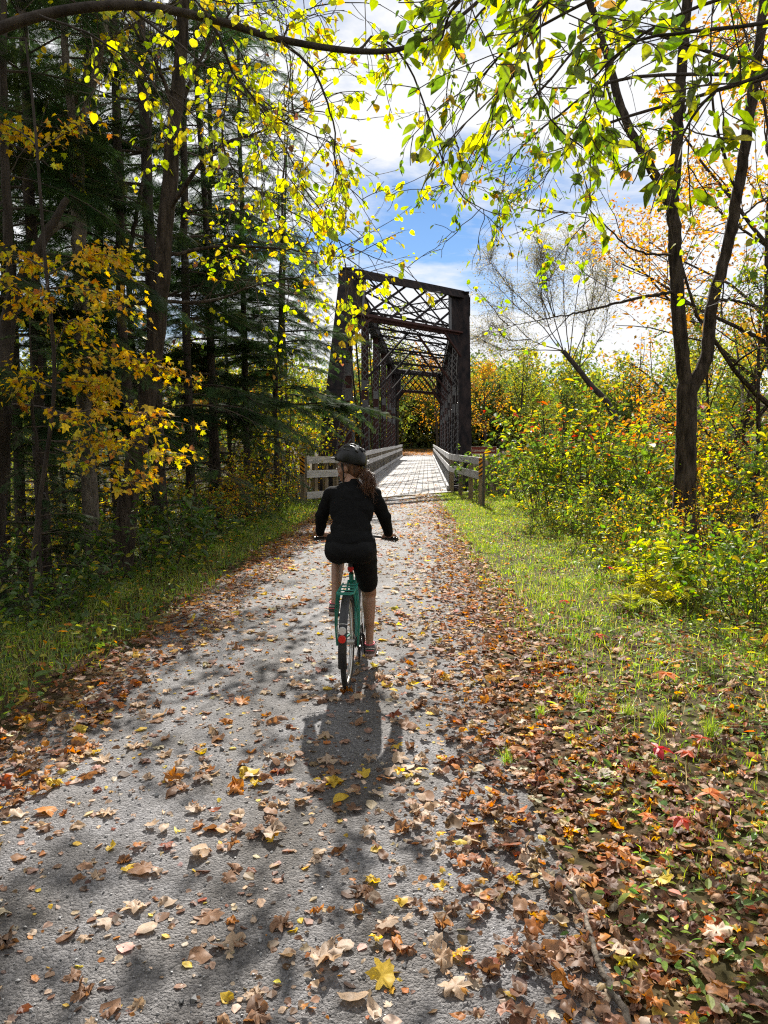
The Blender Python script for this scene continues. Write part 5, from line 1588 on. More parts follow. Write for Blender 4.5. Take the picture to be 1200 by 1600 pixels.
cover(15000, lambda n: (rngg.uniform(-5.4, -2.6, n), 3.4 + 20 * rngg.random(n) ** 1.2), .055, T_LEAF6, [(4, (.07, .13, .025)), (3, (.13, .19, .03)), (1, (.35, .33, .05)), (.4, ORG)], .26, lambda x, y: .35 + .65 * patchy(x, y))
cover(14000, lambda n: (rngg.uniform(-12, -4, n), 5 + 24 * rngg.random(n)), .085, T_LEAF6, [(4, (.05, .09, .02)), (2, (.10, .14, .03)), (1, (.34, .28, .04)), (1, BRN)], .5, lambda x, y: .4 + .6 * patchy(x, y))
cover(14000, lambda n: (rngg.uniform(6, 20, n), 8 + 24 * rngg.random(n)), .13, T_LEAF4, [(3, LIME), (2, (.14, .20, .03)), (2, LEM), (2, (.45, .22, .04)), (1, BRN)], .45, lambda x, y: .5 + .5 * patchy(x, y))
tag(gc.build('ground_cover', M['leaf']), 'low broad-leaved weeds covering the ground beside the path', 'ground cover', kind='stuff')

# red five-leaflet creeper seedlings
def creeper(seed, c):
    rng = np.random.default_rng(seed); mb = MB()
    mb.add(*tube([[0, 0, -.02], [.005, 0, .05], [.0, .01, .10]], [.002, .0018, .0015], 4), C=np.array([.2, .08, .04]))
    k = 5; a = np.linspace(-2.1, 2.1, k) + rng.normal(0, .1, k)
    d = np.column_stack([np.cos(a), np.sin(a), -.15 + rng.normal(0, .1, k)])
    nv_ = np.tile([0, 0, 1.], (k, 1)) + rng.normal(0, .2, (k, 3))
    scatter(mb, T_OVAL[0], T_OVAL[1], np.tile([[0, .01, .10]], (k, 1)), frames(d, nv_), np.array([.065, .085, .095, .085, .065]), pick(rng, [(1, c)], k, .12))
    return mb.mesh('creeper', M['leaf'])
CRM = [creeper(1, (.60, .16, .08)), creeper(2, (.62, .24, .08)), creeper(3, (.55, .04, .05)), creeper(4, (.55, .10, .06))]
for i, (px, py, m_, sc, lab) in enumerate(((1037, 1068, 1, 1.2, 'salmon five-leaflet creeper seedling in the grass, largest one'), (1027, 1185, 2, 1.0, 'crimson creeper seedling in the leaf litter'),
                                           (1112, 1262, 1, 1.1, 'orange creeper seedling near the right picture edge'), (1098, 1168, 0, 1.0, 'salmon creeper seedling beside a grass tuft'),
                                           (1075, 1185, 0, .8, 'small salmon creeper seedling next to the crimson one'), (1062, 1290, 3, .8, 'red creeper seedling low in the litter'),
                                           (880, 945, 3, .9, 'red creeper seedling in the sunny grass'), (935, 1000, 0, .9, 'pinkish creeper seedling in the sunny grass nearer the camera'),
                                           (955, 890, 2, .9, 'red creeper seedling at the edge of the low bush'), (1015, 1285, 1, .7, 'small orange creeper seedling in the litter'))):
    p = G(px, py, .05)
    tag(inst('creeper_seedling', CRM[m_], None, (p[0], p[1], float(H(p[0], p[1])) + .02), (0, 0, -1.2 + i), sc), lab, 'seedling', 'red creeper seedlings')

# single grass tufts standing in the litter
def tuft(seed, n, h):
    rng = np.random.default_rng(seed); mb = MB(); global H
    keepH = H
    H = lambda x, y: np.zeros_like(np.asarray(x, float))
    blades(mb, rng, rng.normal(0, .018, n), rng.normal(0, .018, n), rng.uniform(.5, 1, n) * h, .004, .75, [(3, (.22, .34, .05)), (2, (.34, .40, .06))])
    H = keepH
    return mb.mesh('tuft', M['grass'])
TU = [tuft(1, 60, .16), tuft(2, 70, .22)]
for px, py, m_, sc, lab in ((793, 1195, 0, .9, 'small bright grass tuft alone in the brown litter'), (1110, 1150, 1, 1.0, 'grass tuft beside the salmon creeper'), (845, 1120, 0, .8, 'low grass tuft where litter meets the verge'),
                            (1030, 1135, 1, .9, 'grass tuft in the verge above the crimson creeper'), (905, 1100, 1, .8, 'grass tuft on the verge left of the creepers'), (980, 1120, 1, .8, 'grass tuft in the middle of the weedy verge')):
    p = G(px, py)
    tag(inst('grass_tuft', TU[m_], None, (p[0], p[1], float(H(p[0], p[1])) + .005), (0, 0, px), sc), lab, 'grass tuft', 'grass tufts')

# fallen stick
st = smooth_line([G(885, 1385, .06), G(915, 1430, .05), G(930, 1490, .05), G(955, 1545, .04), G(985, 1600, .03), G(1010, 1660, .02)], 22)
st = st + rngg.normal(0, .004, st.shape)
mbs = MB(); tubecap(mbs, st, np.interp(np.linspace(0, 1, 22), [0, .3, 1], [.007, .010, .012]), 7)
o = mbs.build('fallen_stick', M['barkgrey'], smooth=True)
tag(o, 'crooked bare stick lying in the brown leaf litter', 'stick')
o2 = MB().add(*tube([st[9], st[9] + [.035, -.02, .015], st[9] + [.06, -.01, .03]], [.005, .004, .003], 5)).build('side_twig', M['barkgrey'], o)
# ------------------------------------------------------------------ bicycle
BX, YA = -0.560, 5.34
M['teal'] = mat('teal_paint', (0.012, 0.17, 0.125), (0.015, 0.19, 0.14), 4, 0.35)
M['tyre'] = mat('tyre_rubber', (0.018, 0.018, 0.018), (0.035, 0.033, 0.03), 40, 0.85)
M['rim'] = mat('rim_alloy', (0.55, 0.53, 0.50), None, rough=0.35, metal=0.8)
M['blackpl'] = mat('black_plastic', (0.012, 0.012, 0.013), None, rough=0.45)
M['redlens'] = mat('red_lens', (0.62, 0.015, 0.01), None, rough=0.2)
M['clearlens'] = mat('clear_lens', (0.6, 0.6, 0.58), None, rough=0.15)
M['orangelens'] = mat('amber_reflector', (0.7, 0.25, 0.02), None, rough=0.25)
M['chrome'] = mat('bright_steel', (0.6, 0.6, 0.6), None, rough=0.25, metal=1.0)
bike = empty('bicycle', (BX, YA, 0))
tag(bike, 'teal step-through bicycle with rear rack, fender and red reflector under the rider', 'bicycle')
RW = .345
def circ(r, n, y, z, x=0):
    a = np.linspace(0, 2 * np.pi, n, endpoint=False)
    return np.column_stack([np.full(n, x), y + r * np.cos(a), z + r * np.sin(a)])
def torus(r, rt, y, z, n=48, k=8, sx=1.0):
    V = []; F = []
    for i in range(n):
        a = 2 * np.pi * i / n
        for j in range(k):
            b = 2 * np.pi * j / k
            rr = r + rt * math.cos(b)
            V.append([sx * rt * math.sin(b), y + rr * math.cos(a), z + rr * math.sin(a)])
    for i in range(n):
        for j in range(k):
            F.append([i * k + j, i * k + (j + 1) % k, ((i + 1) % n) * k + (j + 1) % k, ((i + 1) % n) * k + j])
    return np.array(V), np.array(F)
def cyl(p0, p1, r, k=12):
    mb = MB(); tubecap(mb, np.array([p0, p1], float), r, k); return mb
for yw, front in ((0.0, False), (1.07, True)):
    w = MB().add(*torus(RW - .02, .020, yw, RW, 56, 10)).build('wheel', M['tyre'], bike, True)
    MB().add(*torus(RW - .052, .012, yw, RW, 56, 8, 1.0)).build('rim', M['rim'], w, True)
    hb = cyl((-.05, yw, RW), (.05, yw, RW), .022).build('hub', M['rim'], w, True)
    for q in range(28):
        a = 2 * np.pi * q / 28; a2 = a + .35 * (1 if q % 2 else -1); s = .032 * (1 if (q // 2) % 2 else -1)
        MB().add(*tube([[s, yw + .02 * math.cos(a2), RW + .02 * math.sin(a2)], [0, yw + (RW - .06) * math.cos(a), RW + (RW - .06) * math.sin(a)]], .0011, 4)).build('spoke', M['chrome'], w)
def tb(name, pts, r, mt, k=10, parent=None, smooth_n=0):
    pts = np.asarray(pts, float)
    if smooth_n: pts = smooth_line(pts, smooth_n)
    mb = MB(); tubecap(mb, pts, r, k)
    return mb.build(name, M[mt], parent or bike, True)
BBp = np.array([0, .45, .285])
seat_top = np.array([0, .265, .80])
tb('seat_tube', [BBp, seat_top], .018, 'teal')
tb('down_tube', [BBp, (0, .62, .36), (0, .90, .66)], .021, 'teal', smooth_n=12)
tb('top_tube', [BBp + (seat_top - BBp) * .45, (0, .55, .56), (0, .86, .78)], .016, 'teal', smooth_n=12)
tb('head_tube', [(0, .915, .62), (0, .845, .90)], .021, 'teal')
for s in (-1, 1):
    tb('seat_stay', [(s * .062, 0, RW), (s * .05, .10, .50), (s * .022, .285, .745)], .0085, 'teal', smooth_n=10)
    tb('chain_stay', [(s * .062, 0, RW), (s * .05, .2, .31), (s * .03, .45, .285)], .010, 'teal', smooth_n=10)
    tb('fork_blade', [(s * .045, .925, .60), (s * .05, .98, .50), (s * .052, 1.07, RW)], .011, 'teal', smooth_n=10)
# rack
rk = empty('rear_rack', (0, 0, 0), bike)
zr = .735
tb('rack_rail', [(-.055, .20, zr), (-.06, -.16, zr), (-.045, -.20, zr), (.045, -.20, zr), (.06, -.16, zr), (.055, .20, zr)], .0065, 'teal', 8, rk)
for y in (-.15, -.06, .05, .15):
    tb('rack_bar', [(-.06, y, zr), (.06, y, zr)], .0055, 'teal', 8, rk)
for s in (-1, 1):
    for y in (-.15, -.02, .10):
        tb('rack_leg', [(s * .06, y, zr), (s * .082, y * .45, .52), (s * .075, y * .12 - .01, RW - .02)], .0065, 'teal', 8, rk, 10)
# fenders
def fender(name, yc, a0, a1, rr, wdt):
    V = []; F = []; n = 26; k = 7
    for i in range(n):
        a = a0 + (a1 - a0) * i / (n - 1)
        for j in range(k):
            b = (j / (k - 1) - .5) * 2.0
            r_ = rr + .016 * math.cos(b * 1.3)
            V.append([wdt * math.sin(b * 1.1) / math.sin(1.1), yc + r_ * math.cos(a), RW + r_ * math.sin(a)])
    for i in range(n - 1):
        for j in range(k - 1):
            F.append([i * k + j, i * k + j + 1, (i + 1) * k + j + 1, (i + 1) * k + j])
    return MB().add(np.array(V), np.array(F)).build(name, M['blackpl'], bike, True)
fender('rear_fender', 0, R(20), R(195), RW + .012, .03)
fender('front_fender', 1.07, R(25), R(170), RW + .012, .03)
# rear reflector and its clear lamp on the fender
ya_, za_ = -(RW + .02) * math.cos(R(14)), RW + (RW + .02) * math.sin(R(14)) + .02
rf = cyl((0, ya_ - .028, za_ + .01), (0, ya_ - .012, za_ + .01), .026, 16).build('rear_reflector', M['redlens'], bike)
cyl((0, ya_ - .010, za_ + .062), (0, ya_ + .012, za_ + .062), .026, 16).build('rear_lamp', M['clearlens'], bike)
tb('fender_stay', [(-.07, .0, RW), (-.05, -.24, .50), (-.028, -.33, .555), (.028, -.33, .555), (.05, -.24, .50), (.07, .0, RW)], .0025, 'chrome', 6, None, 18)
tb('seat_post', [(0, .27, .79), (0, .235, .935)], .0135, 'blackpl')
cyl((0, .215, .845), (0, .240, .845), .024, 14).build('seat_post_light', M['redlens'], bike)
MB().add(*box((0, .225, .885), (.035, .03, .05))).build('light_mount', M['blackpl'], bike)
# saddle
Vs = []; Fs = []
prof = [(-.02, .075, .0), (.03, .088, .012), (.10, .070, .008), (.18, .036, .002), (.26, .022, 0), (.285, .008, -.01)]
for (y, hw, z) in prof:
    for j in range(9):
        b = (j / 8 - .5) * 2
        Vs.append([hw * b, .12 + y, .965 + z - .045 * abs(b) ** 2.5])
for i in range(5):
    for j in range(8):
        Fs.append([i * 9 + j, (i + 1) * 9 + j, (i + 1) * 9 + j + 1, i * 9 + j + 1])
sdl = MB().add(np.array(Vs), np.array(Fs)).build('saddle', M['blackpl'], bike, True)
tb('saddle_rail', [(-.022, .16, .93), (-.022, .33, .93)], .004, 'chrome', 6, sdl)
tb('saddle_rail', [(.022, .16, .93), (.022, .33, .93)], .004, 'chrome', 6, sdl)
# steering
HZ = 1.015
tb('stem', [(0, .845, .90), (0, .825, .99), (0, .86, 1.01)], .014, 'blackpl', 10, None, 8)
hb = tb('handlebar', [(-.325, .63, HZ), (-.22, .70, HZ + .004), (-.10, .835, HZ + .0), (0, .86, HZ - .002), (.10, .835, HZ), (.22, .70, HZ + .004), (.325, .63, HZ)], .011, 'blackpl', 10, None, 30)
for s in (-1, 1):
    dgr = nrm(np.array([s * .105, -.07, -.004]))
    g0 = np.array([s * .215, .703, HZ + .004]); g1 = np.array([s * .333, .625, HZ])
    tb('grip', [g0, g1], .0165, 'blackpl', 12)
    tb('brake_lever', [(s * .20, .735, HZ - .01), (s * .25, .735, HZ - .02), (s * .32, .69, HZ - .03)], .005, 'blackpl', 6, None, 8)
cyl((.06, .86, HZ + .02), (.06, .86, HZ + .05), .024, 14).build('bell', M['blackpl'], bike, True)
# drive train
ck = R(80)
tb('crank_axle', [(-.07, .45, .285), (.085, .45, .285)], .012, 'blackpl')
MB().add(*torus(.085, .006, .45, .285, 40, 6)).build('chainring', M['blackpl'], bike, True).location = (.062, 0, 0)
cr_ = .168
pedals = {}
for s, a in ((1, -ck), (-1, math.pi - ck)):
    pe = np.array([0, .45 + cr_ * math.cos(a), .285 + cr_ * math.sin(a)])
    tb('crank_arm', [(s * .078, .45, .285), (s * .085, pe[1], pe[2])], .010, 'blackpl', 8)
    pd = MB().add(*box((s * .145, pe[1], pe[2]), (.085, .075, .022))).build('pedal', M['blackpl'], bike)
    MB().add(*box((s * .145, pe[1] - .0395, pe[2]), (.055, .006, .014))).build('pedal_reflector', M['orangelens'], pd)
    pedals[s] = pe
tb('chain', [(.062, .0, RW + .035), (.062, .45, .285 + .088)], .004, 'steelgrey', 5)
tb('chain', [(.062, .0, RW - .03), (.062, .45, .285 - .088)], .004, 'steelgrey', 5)
cs = empty('derailleur', (0, 0, 0), bike)
for i, r_ in enumerate((.026, .032, .038, .044)):
    cyl((.068 - i * .005, 0, RW), (.071 - i * .005, 0, RW), r_, 20).build('cog', M['steelgrey'], cs)
MB().add(*beam((.085, .005, RW - .03), (.08, .03, RW - .14), .012, .03, (0, 1, 0))).build('cage', M['blackpl'], cs)
cyl((.075, .02, RW - .09), (.085, .02, RW - .09), .02, 12).build('pulley', M['blackpl'], cs)
cyl((.075, .035, RW - .145), (.085, .035, RW - .145), .02, 12).build('pulley', M['blackpl'], cs)

# ------------------------------------------------------------------ rider
def skin_mat():
    m, t, out = newmat('skin')
    b = nd(t, 'ShaderNodeBsdfPrincipled'); b.inputs['Base Color'].default_value = (.30, .155, .095, 1); b.inputs['Roughness'].default_value = .5
    b.inputs['Subsurface Weight'].default_value = .15; b.inputs['Subsurface Radius'].default_value = (.02, .008, .004); b.inputs['Subsurface Scale'].default_value = .5
    t.links.new(b.outputs[0], out.inputs[0]); return m
M['skin'] = skin_mat()
M['shirt'] = mat('black_knit', (.006, .006, .0065), (.010, .010, .0105), 60, .9, bump=.5, bscale=9, bdist=.03, stretch=(1, 1, 1.8), spec=.08)
M['shorts'] = mat('black_shorts', (.006, .006, .0065), (.009, .009, .0095), 60, .8, bump=.4, bscale=8, bdist=.03, spec=.12)
M['hair'] = mat('brown_hair', (.03, .012, .006), (.16, .068, .028), 9, .45, bump=.6, bscale=40, stretch=(6, 6, .6), bdist=.01)
M['helmet'] = mat('helmet_shell', (.004, .0042, .0045), None, rough=.34, spec=.35)
M['shoe'] = mat('grey_mesh_shoe', (.05, .045, .045), (.10, .085, .08), 40, .8)
M['sole'] = mat('worn_rubber_sole', (.30, .20, .17), (.42, .31, .27), 25, .8)
M['pink'] = mat('pink_trim', (.6, .10, .13), None, rough=.7)
M['lens'] = mat('spectacle_lens', (.3, .3, .3), None, rough=.1)

def capsule(p0, p1, r0, r1, k=16, m=5, sq=None):
    """Tapered capsule with round ends; sq = (vector, factor) flattens it across a direction."""
    p0 = np.asarray(p0, float); p1 = np.asarray(p1, float); d = p1 - p0; L = np.linalg.norm(d); d = d / max(L, 1e-9)
    prof = [(-r0 * math.cos(a), r0 * math.sin(a)) for a in np.linspace(0.02, math.pi / 2, m)] + [(L - r1 * math.cos(a), r1 * math.sin(a)) for a in np.linspace(math.pi / 2, math.pi - .02, m)]
    u = np.cross(d, [0, 0, 1.0])
    if np.linalg.norm(u) < .1: u = np.cross(d, [0, 1.0, 0])
    u = nrm(u); w = np.cross(d, u)
    a = np.arange(k) * 2 * np.pi / k
    V = np.array([p0 + d * z + r * (math.cos(t) * u + math.sin(t) * w) for z, r in prof for t in a])
    n = len(prof)
    F = [[i * k + j, i * k + (j + 1) % k, (i + 1) * k + (j + 1) % k, (i + 1) * k + j] for i in range(n - 1) for j in range(k)]
    V = np.concatenate([V, [p0 - d * r0, p1 + d * r1]])
    T = [[(j + 1) % k, j, n * k] for j in range(k)] + [[(n - 1) * k + j, (n - 1) * k + (j + 1) % k, n * k + 1] for j in range(k)]
    if sq is not None:
        s = nrm(np.asarray(sq[0], float)); c = (p0 + p1) / 2
        V = V + ((V - c) @ s)[:, None] * s * (sq[1] - 1)
    return V, F, T
def ellip(c, r, rot=None, n=14, k=20):
    V = []; F = []
    for i in range(1, n):
        a = math.pi * i / n
        for j in range(k):
            b = 2 * math.pi * j / k
            V.append([r[0] * math.sin(a) * math.cos(b), r[1] * math.sin(a) * math.sin(b), r[2] * math.cos(a)])
    m = n - 1
    F = [[i * k + j, (i + 1) * k + j, (i + 1) * k + (j + 1) % k, i * k + (j + 1) % k] for i in range(m - 1) for j in range(k)]
    V += [[0, 0, r[2]], [0, 0, -r[2]]]
    T = [[m * k, j, (j + 1) % k] for j in range(k)] + [[m * k + 1, (m - 1) * k + (j + 1) % k, (m - 1) * k + j] for j in range(k)]
    V = np.array(V)
    if rot is not None: V = V @ np.asarray(rot).T
    return V + np.asarray(c, float), F, T
def fuse(name, shapes, mt, voxel=.008, smooth_it=8, parent=None, folds=0.0):
    """Blend overlapping volumes into one continuous skin."""
    mb = MB()
    for V, F, T in shapes:
        n0 = mb.n
        mb.add(V, np.array(F)); mb.F.append(np.array(T) + n0)
    o = mb.build(name + '_source', M[mt])
    r = o.modifiers.new('r', 'REMESH'); r.mode = 'VOXEL'; r.voxel_size = voxel; r.use_smooth_shade = True
    s = o.modifiers.new('s', 'SMOOTH'); s.factor = .5; s.iterations = smooth_it
    bpy.context.view_layer.update()
    me = bpy.data.meshes.new_from_object(o.evaluated_get(bpy.context.evaluated_depsgraph_get()))
    bpy.data.objects.remove(o)
    me.name = name
    if folds:                                     # cloth folds pushed along the surface normal
        n_ = len(me.vertices); co = np.empty(n_ * 3, np.float32); no = np.empty(n_ * 3, np.float32)
        me.vertices.foreach_get('co', co); me.vertices.foreach_get('normal', no)
        co = co.reshape(-1, 3); no = no.reshape(-1, 3)
        x_, y_, z_ = co.T
        f = np.sin(z_ * 62 + 14 * x_ + 2.2 * np.sin(x_ * 23 + z_ * 9)) * .5 + np.sin(z_ * 95 - 40 * np.abs(x_) + y_ * 20) * .3 + np.sin(x_ * 70 + z_ * 35) * .25
        f *= .35 + .65 * (np.sin(z_ * 13 + x_ * 9 + 1) > -.2)
        me.vertices.foreach_set('co', (co + no * (folds * f)[:, None]).astype(np.float32).ravel())
    me.materials.clear(); me.materials.append(M[mt])
    me.polygons.foreach_set('use_smooth', np.ones(len(me.polygons), bool))
    q = bpy.data.objects.new(name, me); col.objects.link(q)
    if parent is not None: q.parent = parent
    return q

# joints (relative to rear axle ground point)
hipL, hipR = np.array([-.088, .215, 1.01]), np.array([.088, .215, 1.01])
shL, shR = np.array([-.158, .375, 1.385]), np.array([.158, .375, 1.385])
elL, elR = np.array([-.245, .445, 1.215]), np.array([.240, .445, 1.215])
wrL, wrR = np.array([-.283, .605, 1.055]), np.array([.268, .605, 1.055])
pL, pR = pedals[-1], pedals[1]
anR = np.array([.128, pR[1] - .075, pR[2] + .095]); anL = np.array([-.135, pL[1] - .085, pL[2] + .10])
knR = np.array([.118, .50, .60]); knL = np.array([-.135, .615, .875])
neck0, head = np.array([0, .405, 1.455]), np.array([-.02, .455, 1.595])
TURN = R(62)                                     # head turned to the rider's left
hf = np.array([-math.sin(TURN), math.cos(TURN), 0.0]); hs = np.array([math.cos(TURN), math.sin(TURN), 0.0]); hu = np.array([0, 0, 1.0])
HR = np.column_stack([hs, hf, hu])
def hp(x, y, z): return head + HR @ np.array([x, y, z])

def hand(side, wr):
    """Hand closed round the grip: palm, four fingers with two bends, thumb under the bar."""
    g0 = np.array([side * .222, .698, HZ + .004]); g1 = np.array([side * .318, .635, HZ])
    ax = nrm(g1 - g0)
    out = []
    knuck = []
    for i, f in enumerate((.06, .36, .66, .94)):     # index is nearest the stem
        c = g0 + (g1 - g0) * f
        fw = nrm(np.array([0, 1.0, 0]) - ax * (ax @ np.array([0, 1.0, 0])))
        Lf = (.92, 1.0, .95, .80)[i]
        k0 = c + fw * .002 + np.array([0, 0, .031])
        k1 = c + fw * .029 * Lf + np.array([0, 0, .018])
        k2 = c + fw * .027 * Lf + np.array([0, 0, -.014])
        k3 = c + fw * .004 + np.array([0, 0, -.027 * Lf])
        r0 = (.0095, .0095, .009, .008)[i]
        out += [capsule(k0, k1, r0, r0 * .95, 10, 4), capsule(k1, k2, r0 * .95, r0 * .88, 10, 4), capsule(k2, k3, r0 * .88, r0 * .78, 10, 4)]
        knuck.append(k0)
        out.append(capsule(wr + (c - g0 - (g1 - g0) * .5) * .35, k0, .017, .0125, 10, 4))
    th0 = wr + (g0 - wr) * .35; th1 = g0 - ax * .012 + np.array([0, -.012, .006]); th2 = g0 - ax * .008 + np.array([0, .018, -.014])
    out += [capsule(th0, th1, .014, .011, 10, 4), capsule(th1, th2, .011, .009, 10, 4)]
    return out

body = []
body += [ellip((0, .235, 1.04), (.165, .125, .115)), capsule((0, .25, 1.10), (0, .36, 1.33), .118, .125), ellip((0, .37, 1.36), (.165, .095, .10))]
body += [capsule(shL, shR, .055, .055), capsule(neck0 - [0, .02, .04], head - [.0, .015, .06], .058, .050)]
for s, e, w in ((shL, elL, wrL), (shR, elR, wrR)):
    body += [capsule(s, e, .050, .038), capsule(e, w, .040, .026)]
body += hand(-1, wrL) + hand(1, wrR)
for h_, k_, a_ in ((hipL, knL, anL), (hipR, knR, anR)):
    body += [capsule(h_, k_, .092, .058), capsule(k_, a_, .050, .028)]
    mid = k_ + (a_ - k_) * .28 - np.array([0, .016, 0])
    body += [capsule(mid + (k_ - mid) * .5, mid + (a_ - mid) * .40, .053, .040)]
    body += [capsule(a_, a_ + [0, .10, -.055], .034, .03)]
# head with face
body += [ellip(head + [0, 0, .025], (.074, .092, .098), HR), ellip(hp(0, .022, -.045), (.056, .066, .066), HR)]
body += [capsule(hp(0, .090, .012), hp(0, .112, -.022), .010, .014), capsule(hp(-.014, .100, -.026), hp(.014, .100, -.026), .010, .010)]
body += [capsule(hp(-.022, .086, -.060), hp(.022, .086, -.060), .010, .010), capsule(hp(-.020, .083, -.072), hp(.020, .083, -.072), .010, .010), ellip(hp(0, .074, -.098), (.024, .022, .020), HR)]
for s in (-1, 1):
    body += [capsule(hp(s * .045, .080, .022), hp(s * .015, .090, .020), .010, .010), ellip(hp(s * .076, -.005, -.012), (.011, .020, .033), HR), ellip(hp(s * .040, .06, -.035), (.026, .026, .024), HR)]
person = fuse('person', body, 'skin', .0075, 4)
person.location = (BX, YA, 0)
tag(person, 'cyclist seen from behind in black top and shorts, head turned aside, riding the teal bicycle', 'person')
for s in (-1, 1):
    ey = MB(); V, F, T = ellip(hp(s * .030, .080, .004), (.013, .013, .012), HR); ey.add(V, np.array(F)); ey.F.append(np.array(T))
    ey.build('eye', M['signwhite'], person, True)
    ey = MB(); V, F, T = ellip(hp(s * .030, .0905, .004), (.005, .0035, .005), HR); ey.add(V, np.array(F)); ey.F.append(np.array(T))
    ey.build('pupil', M['blackpl'], person, True)
lips = MB(); V, F, T = capsule(hp(-.020, .0955, -.066), hp(.020, .0955, -.066), .006, .006); lips.add(V, np.array(F)); lips.F.append(np.array(T))
M['lip'] = mat('lips', (.42, .13, .11), None, rough=.45)
lips.build('lips', M['lip'], person, True)

# clothes
top = [ellip((0, .225, 1.045), (.190, .150, .115)), capsule((0, .245, 1.09), (0, .36, 1.33), .142, .138), ellip((0, .365, 1.355), (.178, .110, .105)),
       capsule(shL, shR, .068, .068), capsule((0, .39, 1.40), (0, .405, 1.452), .082, .066),
       capsule((-.03, .395, 1.43), shL, .058, .058), capsule((.03, .395, 1.43), shR, .058, .058), ellip((0, .27, 1.13), (.160, .13, .13)), ellip((-.07, .33, 1.27), (.10, .115, .12)), ellip((.07, .33, 1.27), (.10, .115, .12))]
for s, e, w in ((shL, elL, wrL), (shR, elR, wrR)):
    top += [capsule(s, e, .064, .052), capsule(e, w + (e - w) * .10, .054, .037)]
shirt = fuse('shirt', top, 'shirt', .008, 6, person, .0042)
bot = [ellip((0, .215, 1.005), (.192, .152, .115)), ellip((-.08, .18, .985), (.112, .13, .10)), ellip((.08, .18, .985), (.112, .13, .10)), ellip((0, .17, .985), (.14, .125, .09))]
bot += [capsule(hipL, knL + (hipL - knL) * .17, .106, .078), capsule(hipR, knR + (hipR - knR) * .25, .110, .082)]
bot += [capsule((0, .24, 1.07), (0, .25, 1.11), .15, .14)]
shorts = fuse('shorts', bot, 'shorts', .008, 7, person, .0025)
# hair: cap under the helmet and a ponytail swung over the right shoulder
rh = np.random.default_rng(9)
hair = [ellip(head + [0, 0, .02] - hf * .012, (.083, .094, .100), HR), ellip(hp(0, -.05, -.03), (.066, .05, .06), HR)]
fuse('hair', hair, 'hair', .008, 4, person)
pt = MB()
root = hp(0, -.095, -.045)
ends = np.array([.110, .325, 1.455])
for i in range(300):
    a = root + rh.normal(0, .012, 3)
    m1 = root * .55 + ends * .45 + np.array([.03, -.045, .03]) + rh.normal(0, .018, 3)
    m2 = ends + np.array([.02, -.01, .03]) + rh.normal(0, .026, 3)
    e = ends + np.array([.02, -.015, -.045]) + rh.normal(0, .034, 3) * [1, .6, 1.1]
    p = smooth_line([a, m1, m2, e], 10)
    p += np.sin(np.linspace(0, rh.uniform(4, 9), 10) + rh.uniform(0, 6))[:, None] * rh.normal(0, .004, 3)
    pt.add(*tube(p, np.interp(np.linspace(0, 1, 10), [0, .4, 1], [.0022, .0022, .0006]), 4))
po = pt.build('ponytail', M['hair'], person, True); po['kind'] = 'stuff'
tbm = MB(); tubecap(tbm, np.array([root + (ends - root) * .05, root + (ends - root) * .14]), .024, 12)
tbm.build('hair_tie', M['blackpl'], person, True)
